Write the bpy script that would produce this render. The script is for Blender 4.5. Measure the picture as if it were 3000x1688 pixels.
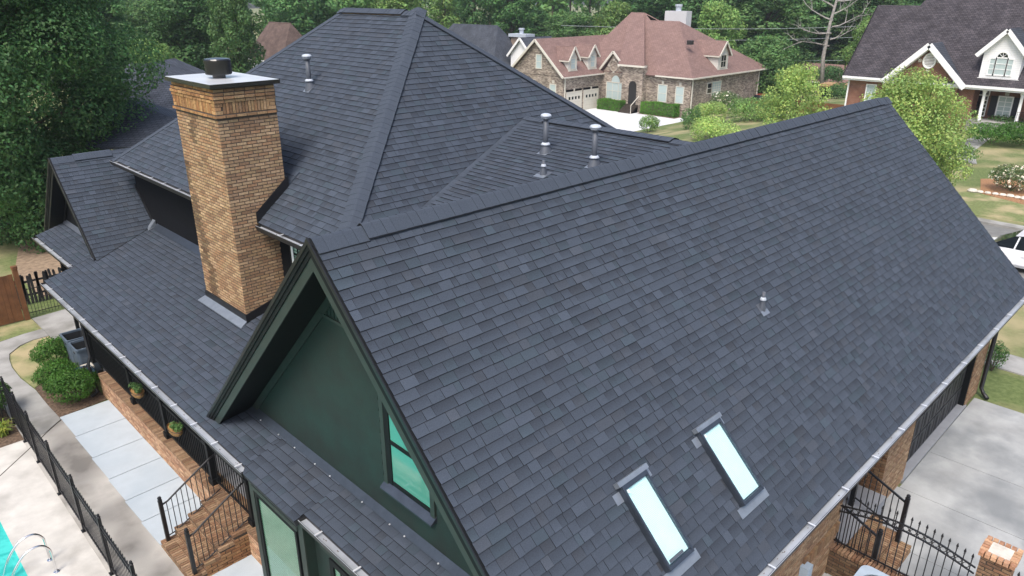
import bpy, math, random
import numpy as np
from mathutils import Vector, Matrix
from math import radians, sin, cos, pi, atan2, hypot

# ------------------------------------------------------------------ scene, camera, light
for o in list(bpy.data.objects):
    bpy.data.objects.remove(o, do_unlink=True)
SC = bpy.context.scene
COL = SC.collection
RNG = random.Random(7)

F_PX = 2150.0                       # focal length in photo pixels (photo 3000 x 1688)
PITCH = math.atan(867 / 2150.0)
AZ = radians(45.39)
CAM = Vector((0, 0, 10.5))
fw = Vector((cos(PITCH) * cos(AZ), cos(PITCH) * sin(AZ), -sin(PITCH)))
rt = Vector((sin(AZ), -cos(AZ), 0))
up = rt.cross(fw)
cd = bpy.data.cameras.new('camera')
cd.sensor_width = 36.0
cd.lens = 36.0 * F_PX / 3000.0
cd.clip_start = 0.1
cd.clip_end = 3000
cam = bpy.data.objects.new('camera', cd)
COL.objects.link(cam)
R3 = Matrix((rt, up, -fw)).transposed()
cam.matrix_world = Matrix.Translation(CAM) @ R3.to_4x4()
SC.camera = cam
SC.render.resolution_x = 1024
SC.render.resolution_y = 576

SUN_EL, SUN_AZ = radians(58), radians(205)      # direction the light comes from (azimuth from +X)
W = bpy.data.worlds.new('World')
SC.world = W
W.use_nodes = True
nt = W.node_tree
bg = nt.nodes['Background']
sky = nt.nodes.new('ShaderNodeTexSky')
sky.sky_type = 'NISHITA'
sky.sun_disc = False
sky.sun_elevation = SUN_EL
sky.sun_rotation = pi / 2 - SUN_AZ
sky.dust_density = 4.0
sky.air_density = 1.0
sky.ozone_density = 1.0
bg.inputs['Strength'].default_value = 0.12
nt.links.new(sky.outputs[0], bg.inputs['Color'])
sl = bpy.data.lights.new('sun', 'SUN')
sl.energy = 1.5
sl.angle = radians(24)
sl.color = (1.0, 0.96, 0.9)
sun = bpy.data.objects.new('sun', sl)
COL.objects.link(sun)
sdir = Vector((cos(SUN_EL) * cos(SUN_AZ), cos(SUN_EL) * sin(SUN_AZ), sin(SUN_EL)))
sun.rotation_euler = sdir.to_track_quat('Z', 'Y').to_euler()
sun.location = (0, 0, 60)
SC.view_settings.view_transform = 'Standard'
SC.view_settings.look = 'None'
SC.view_settings.gamma = 1.0
SC.view_settings.exposure = 1.0
SC.view_settings.use_curve_mapping = False

# ------------------------------------------------------------------ pixel -> place
def ray(p):
    return (fw * F_PX + rt * (p[0] - 1500) - up * (p[1] - 844)).normalized()
def onx(p, x): d = ray(p); return CAM + d * ((x - CAM.x) / d.x)
def ony(p, y): d = ray(p); return CAM + d * ((y - CAM.y) / d.y)
def onz(p, z): d = ray(p); return CAM + d * ((z - CAM.z) / d.z)
def onpl(p, n, d0):
    r = ray(p); n = Vector(n); return CAM + r * ((d0 - n.dot(CAM)) / r.dot(n))
def at(p, D):
    d = ray(p); return CAM + d * (D / (d.x * cos(AZ) + d.y * sin(AZ)))
def proj(P):
    v = Vector(P) - CAM; dz = v.dot(fw)
    return (1500 + F_PX * v.dot(rt) / dz, 844 - F_PX * v.dot(up) / dz, dz)

# ------------------------------------------------------------------ materials
MATS = {}
def nodes_of(name):
    m = bpy.data.materials.new(name); m.use_nodes = True
    n = m.node_tree.nodes; return m, n, m.node_tree.links, n['Principled BSDF']
def M(name, col, rough=.7, var=.15, scale=6., bump=0., bscale=60., metal=0., spec=.4, attr=False,
      col2=None, patch=None, detail=6., coat=0.):
    """plain procedural surface: base colour broken up by noise, optional per-piece tint and bump"""
    m, n, L, b = nodes_of(name)
    tc = n.new('ShaderNodeTexCoord')
    nz = n.new('ShaderNodeTexNoise'); nz.inputs['Scale'].default_value = scale
    nz.inputs['Detail'].default_value = detail; nz.inputs['Roughness'].default_value = .6
    L.new(tc.outputs['Object'], nz.inputs['Vector'])
    rp = n.new('ShaderNodeValToRGB')
    c1 = [max(0, c * (1 - var)) for c in col]
    c2 = list(col2) if col2 else [min(1, c * (1 + var)) for c in col]
    rp.color_ramp.elements[0].position = .3; rp.color_ramp.elements[1].position = .7
    rp.color_ramp.elements[0].color = (*c1, 1); rp.color_ramp.elements[1].color = (*c2, 1)
    L.new(nz.outputs['Fac'], rp.inputs['Fac'])
    out = rp.outputs['Color']
    if patch:                                   # (scale, colour, amount) second, larger breakup
        n2 = n.new('ShaderNodeTexNoise'); n2.inputs['Scale'].default_value = patch[0]; n2.inputs['Detail'].default_value = 5
        L.new(tc.outputs['Object'], n2.inputs['Vector'])
        r2 = n.new('ShaderNodeValToRGB'); r2.color_ramp.elements[0].position = .45; r2.color_ramp.elements[1].position = .66
        r2.color_ramp.elements[0].color = (0, 0, 0, 1); r2.color_ramp.elements[1].color = (patch[2],) * 3 + (1,)
        L.new(n2.outputs['Fac'], r2.inputs['Fac'])
        mx = n.new('ShaderNodeMixRGB'); mx.inputs['Color2'].default_value = (*patch[1], 1)
        L.new(r2.outputs['Color'], mx.inputs['Fac']); L.new(out, mx.inputs['Color1']); out = mx.outputs['Color']
    if attr:
        a = n.new('ShaderNodeAttribute'); a.attribute_name = 'col'
        mu = n.new('ShaderNodeMixRGB'); mu.blend_type = 'MULTIPLY'; mu.inputs['Fac'].default_value = 1
        L.new(out, mu.inputs['Color1']); L.new(a.outputs['Color'], mu.inputs['Color2']); out = mu.outputs['Color']
    L.new(out, b.inputs['Base Color'])
    b.inputs['Roughness'].default_value = rough; b.inputs['Metallic'].default_value = metal
    b.inputs['Specular IOR Level'].default_value = spec
    b.inputs['Coat Weight'].default_value = coat
    if bump:
        nb = n.new('ShaderNodeTexNoise'); nb.inputs['Scale'].default_value = bscale; nb.inputs['Detail'].default_value = 4
        L.new(tc.outputs['Object'], nb.inputs['Vector'])
        bp = n.new('ShaderNodeBump'); bp.inputs['Strength'].default_value = bump; bp.inputs['Distance'].default_value = .02
        L.new(nb.outputs['Fac'], bp.inputs['Height']); L.new(bp.outputs['Normal'], b.inputs['Normal'])
    MATS[name] = m
    return m
def MBRICK(name, c1, c2, mortar, bw, bh, ms=.012, rough=.85, bump=.4, offs=.5, blotch=.35):
    """courses too far away to build piece by piece (UV in metres)"""
    m, n, L, b = nodes_of(name)
    tc = n.new('ShaderNodeTexCoord'); br = n.new('ShaderNodeTexBrick')
    L.new(tc.outputs['UV'], br.inputs['Vector'])
    br.inputs['Color1'].default_value = (*c1, 1); br.inputs['Color2'].default_value = (*c2, 1); br.inputs['Mortar'].default_value = (*mortar, 1)
    br.inputs['Scale'].default_value = 1; br.inputs['Mortar Size'].default_value = ms
    br.inputs['Brick Width'].default_value = bw; br.inputs['Row Height'].default_value = bh; br.offset = offs
    nz = n.new('ShaderNodeTexNoise'); nz.inputs['Scale'].default_value = 1.1; nz.inputs['Detail'].default_value = 7
    L.new(tc.outputs['Object'], nz.inputs['Vector'])
    rp = n.new('ShaderNodeValToRGB'); rp.color_ramp.elements[0].position = .3; rp.color_ramp.elements[1].position = .7
    rp.color_ramp.elements[0].color = (1 - blotch,) * 3 + (1,); rp.color_ramp.elements[1].color = (1 + blotch * .4,) * 3 + (1,)
    L.new(nz.outputs['Fac'], rp.inputs['Fac'])
    mu = n.new('ShaderNodeMixRGB'); mu.blend_type = 'MULTIPLY'; mu.inputs['Fac'].default_value = 1
    L.new(br.outputs['Color'], mu.inputs['Color1']); L.new(rp.outputs['Color'], mu.inputs['Color2'])
    L.new(mu.outputs['Color'], b.inputs['Base Color']); b.inputs['Roughness'].default_value = rough
    b.inputs['Specular IOR Level'].default_value = .2
    bp = n.new('ShaderNodeBump'); bp.inputs['Strength'].default_value = bump; bp.inputs['Distance'].default_value = .01; bp.invert = True
    L.new(br.outputs['Fac'], bp.inputs['Height']); L.new(bp.outputs['Normal'], b.inputs['Normal'])
    MATS[name] = m
    return m
def MLEAF(name, col, trans=.35, var=.3):
    m = bpy.data.materials.new(name); m.use_nodes = True
    n = m.node_tree.nodes; L = m.node_tree.links
    n.remove(n['Principled BSDF']); out = n['Material Output']
    a = n.new('ShaderNodeAttribute'); a.attribute_name = 'col'
    tc = n.new('ShaderNodeTexCoord'); nz = n.new('ShaderNodeTexNoise'); nz.inputs['Scale'].default_value = .6; nz.inputs['Detail'].default_value = 3
    L.new(tc.outputs['Object'], nz.inputs['Vector'])
    rp = n.new('ShaderNodeValToRGB'); rp.color_ramp.elements[0].position = .3; rp.color_ramp.elements[1].position = .7
    rp.color_ramp.elements[0].color = (*[c * (1 - var) for c in col], 1)
    rp.color_ramp.elements[1].color = (col[0] * (1 + var * 1.3), col[1] * (1 + var), col[2] * (1 + var * .4), 1)
    L.new(nz.outputs['Fac'], rp.inputs['Fac'])
    mu = n.new('ShaderNodeMixRGB'); mu.blend_type = 'MULTIPLY'; mu.inputs['Fac'].default_value = 1
    L.new(rp.outputs['Color'], mu.inputs['Color1']); L.new(a.outputs['Color'], mu.inputs['Color2'])
    df = n.new('ShaderNodeBsdfPrincipled'); df.inputs['Roughness'].default_value = .55; df.inputs['Specular IOR Level'].default_value = .3
    tr = n.new('ShaderNodeBsdfTranslucent'); mx = n.new('ShaderNodeMixShader'); mx.inputs['Fac'].default_value = trans
    oi = n.new('ShaderNodeObjectInfo'); mr = n.new('ShaderNodeMapRange'); mr.inputs['To Min'].default_value = .80; mr.inputs['To Max'].default_value = 1.28
    L.new(oi.outputs['Random'], mr.inputs['Value']); mv = n.new('ShaderNodeMixRGB'); mv.blend_type = 'MULTIPLY'; mv.inputs['Fac'].default_value = 1
    L.new(mu.outputs['Color'], mv.inputs['Color1']); L.new(mr.outputs[0], mv.inputs['Color2']); mu = mv
    L.new(mu.outputs['Color'], df.inputs['Base Color']); L.new(mu.outputs['Color'], tr.inputs['Color'])
    L.new(df.outputs[0], mx.inputs[1]); L.new(tr.outputs[0], mx.inputs[2]); L.new(mx.outputs[0], out.inputs['Surface'])
    MATS[name] = m
    return m

M('shingle', (.055, .068, .091), .9, .22, 90, .5, 220, spec=.25, attr=True)
M('shingle_deck', (.03, .033, .04), .95, .2, 20)
M('brick', (.285, .195, .132), .88, .25, 22, .5, 90, spec=.2, attr=True, patch=(30, (.36, .31, .26), .25))
M('mortar', (.10, .08, .065), .95, .25, 18, .3, 80, spec=.1)
M('mortar_dark', (.06, .05, .042), .95, .25, 18, .3, 80, spec=.1)
M('green_paint', (.017, .023, .021), .55, .2, 2.5, .1, 40, col2=(.014, .031, .026))
M('green_trim', (.028, .038, .033), .5, .12, 5)
M('black_paint', (.007, .008, .009), .6, .2, 5, spec=.2)
M('dark_wall', (.0075, .008, .010), .85, .15, 6, .1, 40, spec=.12)
M('black_metal', (.010, .010, .012), .42, .2, 12, spec=.5)
M('gloss_black', (.012, .012, .014), .22, .15, 4, spec=.6)
M('bronze_metal', (.02, .018, .018), .45, .2, 10, spec=.5)
M('aluminium', (.47, .50, .54), .34, .12, 2, .08, 12, metal=.3, patch=(1.6, (.30, .32, .35), .7))
M('strap_metal', (.85, .86, .88), .35, .05, 8, metal=.5)
M('cap_sheen', (.66, .67, .69), .3, .08, 2, metal=.3)
M('grey_metal', (.065, .078, .10), .38, .15, 6, metal=.6)
M('light_flashing', (.24, .27, .31), .42, .12, 6, metal=.5)
M('pipe_grey', (.075, .085, .105), .5, .12, 10)
M('pipe_light', (.42, .46, .52), .5, .1, 10)
M('white_plastic', (.75, .76, .76), .5, .05, 10)
M('white_paint', (.80, .80, .79), .55, .04, 4)
M('cream_paint', (.58, .55, .48), .55, .05, 4)
M('concrete_new', (.405, .455, .495), .85, .06, 2.2, .1, 120, patch=(.8, (.35, .41, .46), .6))
M('concrete_old', (.52, .50, .46), .9, .16, 1.4, .15, 90, patch=(.9, (.26, .245, .22), .7), detail=9)
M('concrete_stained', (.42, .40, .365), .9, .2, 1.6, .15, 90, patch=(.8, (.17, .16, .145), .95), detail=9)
M('concrete_drive', (.34, .35, .35), .9, .24, .9, .15, 90, patch=(.75, (.16, .175, .185), .7), detail=9)
M('concrete_slab', (.27, .28, .30), .85, .1, 3, .1, 90)
M('concrete_path', (.33, .325, .31), .9, .14, 1.6, .15, 90, patch=(1.0, (.19, .185, .17), .8), detail=9)
M('concrete_white', (.58, .59, .60), .9, .06, .5, patch=(.2, (.50, .51, .52), .5))
M('asphalt', (.17, .17, .165), .95, .15, 3, .2, 80)
M('grass', (.115, .165, .045), .95, .35, 7, .6, 90, col2=(.16, .20, .07), patch=(.33, (.36, .30, .17), .85), detail=9)
M('turf_dry', (.16, .19, .07), .95, .3, 9, .6, 90, patch=(.8, (.42, .34, .2), .9), detail=9)
M('mulch', (.085, .055, .035), .98, .5, 14, .8, 40, col2=(.19, .13, .09))
M('straw', (.30, .16, .08), .98, .4, 12, .8, 40)
M('soil_litter', (.28, .20, .13), .98, .4, 5, .6, 30, col2=(.34, .25, .17))
M('wood_fence', (.16, .068, .028), .75, .3, 3, .2, 50)
M('grey_wood', (.028, .028, .030), .9, .35, 6, .2, 50)
M('deck_wood', (.34, .22, .11), .8, .2, 4)
M('bark', (.11, .085, .065), .95, .35, 5, .8, 18)
M('bark_pale', (.30, .28, .26), .95, .3, 4, .5, 18)
M('can_plastic', (.095, .125, .165), .45, .1, 6)
M('can_dark', (.018, .02, .024), .6, .1, 6)
M('hose', (.02, .075, .15), .5, .2, 10)
M('coir', (.34, .19, .07), .95, .35, 30, .6, 60)
M('chrome', (.75, .75, .76), .14, .03, 5, metal=1)
M('blind_cyan', (.78, .92, .92), .6, .03, 5)
M('blind_green', (.30, .42, .34), .6, .06, 8)
M('curtain_teal', (.10, .42, .32), .7, .15, 5)
M('ac_grey', (.36, .44, .53), .5, .08, 6)
M('box_grey', (.33, .40, .47), .5, .06, 8)
M('car_white', (.82, .83, .85), .25, .02, 2, coat=1.0)
M('car_red', (.32, .05, .045), .25, .05, 2, coat=1.0)
M('tyre', (.02, .02, .02), .85, .1, 10)
M('limestone', (.48, .45, .39), .9, .12, 8, .2, 40)
M('stone_edge', (.58, .54, .47), .9, .2, 5, .4, 20)
M('garage_dark', (.020, .022, .026), .5, .12, 5)
M('wire', (.30, .33, .34), .5, .1, 5)
M('flower_white', (.85, .84, .78), .8, .05, 5)
M('newsprint', (.72, .72, .72), .8, .1, 8)
MBRICK('brown_brick', (.13, .095, .075), (.46, .39, .32), (.32, .28, .24), .30, .10, blotch=.35)
MBRICK('red_brick', (.20, .068, .040), (.26, .10, .060), (.26, .20, .16), .22, .075)
MBRICK('brown_shingle', (.255, .165, .145), (.20, .128, .113), (.115, .075, .068), .32, .17, ms=.014, bump=.6, blotch=.12)
MBRICK('umber_shingle', (.15, .105, .09), (.12, .085, .072), (.07, .05, .045), .32, .17, ms=.014, bump=.6)
MBRICK('grey_shingle', (.080, .090, .112), (.060, .068, .086), (.024, .027, .034), .32, .17, ms=.016, bump=.8, blotch=.3)
MBRICK('violet_shingle', (.088, .078, .086), (.052, .047, .054), (.020, .018, .022), .30, .17, ms=.016, bump=.9, blotch=.35)
MBRICK('white_siding', (.80, .80, .80), (.78, .78, .78), (.55, .55, .56), 30., .13, ms=.008, bump=.5, blotch=.05)
MBRICK('cream_siding', (.60, .585, .54), (.57, .555, .51), (.40, .39, .36), 30., .13, ms=.008, bump=.5, blotch=.05)
MLEAF('leaf_dark', (.072, .175, .062))
MLEAF('leaf_mid', (.108, .228, .080))
MLEAF('leaf_light', (.175, .32, .10))
MLEAF('leaf_lime', (.33, .50, .16))
MLEAF('leaf_box', (.075, .20, .035))
MLEAF('leaf_hedge', (.075, .21, .03), .25)
MLEAF('leaf_blade', (.25, .34, .07))
MLEAF('petal', (.80, .80, .70), .2, .1)
MLEAF('leaf_holly', (.130, .215, .090))
def glass(name, col, rough=.04, spec=.8):
    m, n, L, b = nodes_of(name)
    b.inputs['Base Color'].default_value = (*col, 1); b.inputs['Roughness'].default_value = rough
    b.inputs['Specular IOR Level'].default_value = spec
    tc = n.new('ShaderNodeTexCoord'); nz = n.new('ShaderNodeTexNoise'); nz.inputs['Scale'].default_value = 1.5
    L.new(tc.outputs['Object'], nz.inputs['Vector'])
    bp = n.new('ShaderNodeBump'); bp.inputs['Strength'].default_value = .03; L.new(nz.outputs['Fac'], bp.inputs['Height']); L.new(bp.outputs['Normal'], b.inputs['Normal'])
    MATS[name] = m
def clear_glass(name, tint, refl_rough=.03):
    """thin pane: mostly see-through, mirror-like at grazing angles"""
    m = bpy.data.materials.new(name); m.use_nodes = True
    n = m.node_tree.nodes; L = m.node_tree.links; n.remove(n['Principled BSDF']); out = n['Material Output']
    t = n.new('ShaderNodeBsdfTransparent'); t.inputs['Color'].default_value = (*tint, 1)
    g = n.new('ShaderNodeBsdfGlossy'); g.inputs['Roughness'].default_value = refl_rough
    lw_ = n.new('ShaderNodeLayerWeight'); lw_.inputs['Blend'].default_value = .5
    pw_ = n.new('ShaderNodeMath'); pw_.operation = 'POWER'; pw_.inputs[1].default_value = 3.5; L.new(lw_.outputs['Facing'], pw_.inputs[0])
    ma_ = n.new('ShaderNodeMath'); ma_.operation = 'MULTIPLY_ADD'; ma_.inputs[1].default_value = .8; ma_.inputs[2].default_value = .06; L.new(pw_.outputs[0], ma_.inputs[0])
    mx = n.new('ShaderNodeMixShader'); L.new(ma_.outputs[0], mx.inputs['Fac']); L.new(t.outputs[0], mx.inputs[1]); L.new(g.outputs[0], mx.inputs[2])
    L.new(mx.outputs[0], out.inputs['Surface']); MATS[name] = m
glass('dark_glass', (.012, .016, .02))
glass('pale_glass', (.42, .50, .50), .08)
glass('teal_glass', (.08, .30, .23), .06)
clear_glass('skylight_glass', (.925, .985, .985))
clear_glass('pane_clear', (.72, .86, .80))
def water():
    m, n, L, b = nodes_of('pool_water')
    tc = n.new('ShaderNodeTexCoord'); nz = n.new('ShaderNodeTexNoise'); nz.inputs['Scale'].default_value = 3; nz.inputs['Detail'].default_value = 3
    nz.inputs['Distortion'].default_value = 1.2
    L.new(tc.outputs['Object'], nz.inputs['Vector'])
    rp = n.new('ShaderNodeValToRGB'); rp.color_ramp.elements[0].position = .38; rp.color_ramp.elements[1].position = .62
    rp.color_ramp.elements[0].color = (.02, .36, .32, 1); rp.color_ramp.elements[1].color = (.06, .52, .46, 1)
    L.new(nz.outputs['Fac'], rp.inputs['Fac']); L.new(rp.outputs['Color'], b.inputs['Base Color'])
    b.inputs['Roughness'].default_value = .06
    bp = n.new('ShaderNodeBump'); bp.inputs['Strength'].default_value = .15; L.new(nz.outputs['Fac'], bp.inputs['Height']); L.new(bp.outputs['Normal'], b.inputs['Normal'])
    MATS['pool_water'] = m
water()

# ------------------------------------------------------------------ objects and meshes
def tag(o, label=None, cat=None, group=None, kind=None):
    if label: o['label'] = label
    if cat: o['category'] = cat
    if group: o['group'] = group
    if kind: o['kind'] = kind
    return o
def thing(name, label, cat, loc=(0, 0, 0), group=None, rz=0.):
    o = bpy.data.objects.new(name, None); COL.objects.link(o)
    o.location = loc; o.rotation_euler = (0, 0, rz); o.empty_display_size = .3
    return tag(o, label, cat, group)
def root_of(o):
    while o.parent: o = o.parent
    return o
WORLD = {}                                   # things whose parts are written in world coordinates
def adopt(o, parent):
    o.parent = parent
    r = root_of(parent)
    if parent is r and r.name in WORLD:
        o.matrix_parent_inverse = Matrix.Translation(-r.location)
def wthing(name, label, cat, loc, group=None):
    o = thing(name, label, cat, loc, group); WORLD[o.name] = 1; return o
def link_mesh(name, me, mat, parent=None):
    o = bpy.data.objects.new(name, me); COL.objects.link(o)
    if mat and not me.materials: me.materials.append(MATS[mat])
    if parent: adopt(o, parent)
    return o
class MB:
    def __init__(s): s.v = []; s.f = []; s.c = []; s.uv = []
    def face(s, pts, col=None, uv=None):
        i = len(s.v); s.v += [tuple(p) for p in pts]; s.f.append(tuple(range(i, i + len(pts))))
        s.c.append(col); s.uv.append(uv)
    def hexa(s, p, col=None, sidecol=None):
        """p: 4 lower then 4 upper corners, same order"""
        i = len(s.v); s.v += [tuple(q) for q in p]
        for k, f in enumerate(((0, 3, 2, 1), (4, 5, 6, 7), (0, 1, 5, 4), (1, 2, 6, 5), (2, 3, 7, 6), (3, 0, 4, 7))):
            s.f.append(tuple(i + j for j in f)); s.c.append(col if k == 1 or sidecol is None else sidecol); s.uv.append(None)
        return s
    def box(s, a, b, col=None):
        (x0, y0, z0), (x1, y1, z1) = a, b
        if x0 > x1: x0, x1 = x1, x0
        if y0 > y1: y0, y1 = y1, y0
        if z0 > z1: z0, z1 = z1, z0
        s.hexa([(x0, y0, z0), (x1, y0, z0), (x1, y1, z0), (x0, y1, z0), (x0, y0, z1), (x1, y0, z1), (x1, y1, z1), (x0, y1, z1)], col); return s
    def obox(s, o, U, V, N, u, v, n, col=None):
        o, U, V, N = Vector(o), Vector(U), Vector(V), Vector(N)
        q = lambda a, b, c: o + U * a + V * b + N * c
        s.hexa([q(u[0], v[0], n[0]), q(u[1], v[0], n[0]), q(u[1], v[1], n[0]), q(u[0], v[1], n[0]),
                q(u[0], v[0], n[1]), q(u[1], v[0], n[1]), q(u[1], v[1], n[1]), q(u[0], v[1], n[1])], col); return s
    def bar(s, a, b, w, h=None, col=None, upv=(0, 0, 1)):
        """square bar from a to b"""
        a, b = Vector(a), Vector(b); h = h or w
        d = (b - a).normalized(); u = Vector(upv)
        if abs(d.dot(u)) > .98: u = Vector((1, 0, 0))
        sx = d.cross(u).normalized(); sy = sx.cross(d).normalized()
        L = (b - a).length
        s.obox(a, sx, sy, d, (-w / 2, w / 2), (-h / 2, h / 2), (0, L), col); return s
    def tube(s, pts, r, n=8, caps=True, col=None):
        pts = [Vector(p) for p in pts]; k = len(pts)
        rr = r if isinstance(r, (list, tuple)) else [r] * k
        i0 = len(s.v); prev = None
        for i, p in enumerate(pts):
            d = (pts[min(i + 1, k - 1)] - pts[max(i - 1, 0)]).normalized()
            if prev is None:
                u = Vector((0, 0, 1)) if abs(d.z) < .9 else Vector((1, 0, 0))
                a = d.cross(u).normalized()
            else:
                a = (prev - d * prev.dot(d)).normalized()
            prev = a; b = d.cross(a)
            for j in range(n):
                t = 2 * pi * j / n; s.v.append(tuple(p + (a * cos(t) + b * sin(t)) * rr[i]))
        for i in range(k - 1):
            for j in range(n):
                s.f.append((i0 + i * n + j, i0 + i * n + (j + 1) % n, i0 + (i + 1) * n + (j + 1) % n, i0 + (i + 1) * n + j)); s.c.append(col); s.uv.append(None)
        if caps:
            s.f.append(tuple(i0 + j for j in reversed(range(n)))); s.c.append(col); s.uv.append(None)
            s.f.append(tuple(i0 + (k - 1) * n + j for j in range(n))); s.c.append(col); s.uv.append(None)
        return s
    def lathe(s, prof, o=(0, 0, 0), n=20, col=None):
        """prof: list of (radius, z)"""
        ox, oy, oz = o; i0 = len(s.v); k = len(prof)
        for r, z in prof:
            for j in range(n):
                t = 2 * pi * j / n; s.v.append((ox + r * cos(t), oy + r * sin(t), oz + z))
        for i in range(k - 1):
            for j in range(n):
                s.f.append((i0 + i * n + j, i0 + i * n + (j + 1) % n, i0 + (i + 1) * n + (j + 1) % n, i0 + (i + 1) * n + j)); s.c.append(col); s.uv.append(None)
        s.f.append(tuple(i0 + j for j in reversed(range(n)))); s.c.append(col); s.uv.append(None)
        s.f.append(tuple(i0 + (k - 1) * n + j for j in range(n))); s.c.append(col); s.uv.append(None)
        return s
    def prism(s, poly, z0, z1, col=None):
        n = len(poly)
        ar = sum(poly[i][0] * poly[(i + 1) % n][1] - poly[(i + 1) % n][0] * poly[i][1] for i in range(n))
        if ar < 0: poly = poly[::-1]
        i = len(s.v); s.v += [(x, y, z0) for x, y in poly] + [(x, y, z1) for x, y in poly]
        s.f.append(tuple(i + k for k in reversed(range(n)))); s.f.append(tuple(i + n + k for k in range(n)))
        for k in range(n): s.f.append((i + k, i + (k + 1) % n, i + n + (k + 1) % n, i + n + k))
        s.c += [col] * (n + 2); s.uv += [None] * (n + 2)
        return s
    def slab(s, pts, t, uvo=True):
        """planar polygon with thickness t below it; UV in metres on the faces"""
        pts = [Vector(p) for p in pts]; N = Vector((0, 0, 0)); k = len(pts)
        for i in range(k): N += pts[i].cross(pts[(i + 1) % k])
        N.normalize()
        if N.z < -1e-6: pts.reverse(); N = -N
        U = Vector((0, 0, 1)).cross(N)
        U = U.normalized() if U.length > 1e-4 else Vector((1, 0, 0))
        V = N.cross(U)
        uv = [(p.dot(U), p.dot(V)) for p in pts]
        s.face(pts, uv=uv)
        low = [p - N * t for p in pts]
        s.face(list(reversed(low)), uv=list(reversed(uv)))
        for i in range(k):
            j = (i + 1) % k
            e = (pts[j] - pts[i]).length
            s.face([pts[i], low[i], low[j], pts[j]], uv=[(0, 0), (0, t), (e, t), (e, 0)])
        return s
    def data(s, name):
        me = bpy.data.meshes.new(name); me.from_pydata(s.v, [], s.f)
        if any(c is not None for c in s.c):
            at_ = me.color_attributes.new('col', 'FLOAT_COLOR', 'CORNER'); buf = []
            for f, c in zip(s.f, s.c):
                if c is None: c = (1, 1, 1)
                if isinstance(c, list): buf += [x for q in c for x in (*q, 1)]
                else: buf += [*c, 1] * len(f)
            at_.data.foreach_set('color', buf)
        if any(u is not None for u in s.uv):
            ul = me.uv_layers.new(name='UVMap'); buf = []
            for f, u in zip(s.f, s.uv):
                if u is None: buf += [0, 0] * len(f)
                else:
                    for q in u: buf += [q[0], q[1]]
            ul.data.foreach_set('uv', buf)
        me.update(); return me
    def build(s, name, mat, parent=None, smooth=False):
        me = s.data(name); o = link_mesh(name, me, mat, parent)
        if smooth: me.shade_smooth()
        return o
def wall(mb, a, b, z0, z1):
    """vertical quad wall face from a to b (xy) with UV metres"""
    L = hypot(b[0] - a[0], b[1] - a[1])
    mb.face([(a[0], a[1], z0), (b[0], b[1], z0), (b[0], b[1], z1), (a[0], a[1], z1)], uv=[(0, z0), (L, z0), (L, z1), (0, z1)])
def copies(src, spots, parent):
    """copies of one part that share its mesh; spots are offsets (first stays)"""
    out = [src]
    for d in spots:
        o = src.copy(); COL.objects.link(o); o.location = src.location + Vector(d); out.append(o)
    return out
def copy_tree(o, parent=None):
    c = o.copy(); COL.objects.link(c)
    if parent: c.parent = parent
    for ch in list(o.children): copy_tree(ch, c)
    return c

# ------------------------------------------------------------------ leaves
def leaf_mesh(name, centers, normals, size, seed, colvar=.25, aspect=.55, mat=None, ups=.3):
    """one diamond-shaped leaf (or spray) per centre"""
    r = np.random.default_rng(seed); n = len(centers)
    nrm = normals + r.normal(0, .55, (n, 3)); nrm[:, 2] += ups
    nrm /= np.linalg.norm(nrm, axis=1)[:, None] + 1e-9
    t = r.normal(0, 1, (n, 3)); t -= (t * nrm).sum(1)[:, None] * nrm; t /= np.linalg.norm(t, axis=1)[:, None] + 1e-9
    b = np.cross(nrm, t); sz = (size * r.uniform(.6, 1.35, n))[:, None]
    bend = nrm * sz * .18
    v = np.stack([centers - t * sz * .5 - bend, centers + b * sz * aspect * .5, centers + t * sz * .5 - bend, centers - b * sz * aspect * .5], 1).reshape(-1, 3)
    me = bpy.data.meshes.new(name)
    me.vertices.add(4 * n); me.vertices.foreach_set('co', v.ravel())
    me.loops.add(4 * n); me.loops.foreach_set('vertex_index', np.arange(4 * n, dtype=np.int32))
    me.polygons.add(n); me.polygons.foreach_set('loop_start', np.arange(0, 4 * n, 4, dtype=np.int32))
    me.polygons.foreach_set('loop_total', np.full(n, 4, dtype=np.int32))
    me.update(calc_edges=True)
    c = r.uniform(1 - colvar, 1 + colvar, (n, 1)) * np.array([[1, 1, 1]]); c[:, 0] *= r.uniform(.85, 1.25, n)
    c = np.concatenate([c, np.ones((n, 1))], 1)
    ca = me.color_attributes.new('col', 'FLOAT_COLOR', 'CORNER'); ca.data.foreach_set('color', np.repeat(c, 4, 0).ravel())
    if mat: me.materials.append(MATS[mat])
    return me
def clump_points(clumps, per, seed, shell=.55):
    r = np.random.default_rng(seed); C_, N_ = [], []
    for (c, rad) in clumps:
        k = max(8, int(per * (rad[0] * rad[1] + rad[1] * rad[2] + rad[0] * rad[2]) / 3))
        d = r.normal(0, 1, (k, 3)); d /= np.linalg.norm(d, axis=1)[:, None]
        q = r.uniform(shell ** 3, 1.0, k) ** (1 / 3.)
        C_.append(np.array(c) + d * q[:, None] * np.array(rad)); N_.append(d)
    return np.concatenate(C_), np.concatenate(N_)
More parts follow.
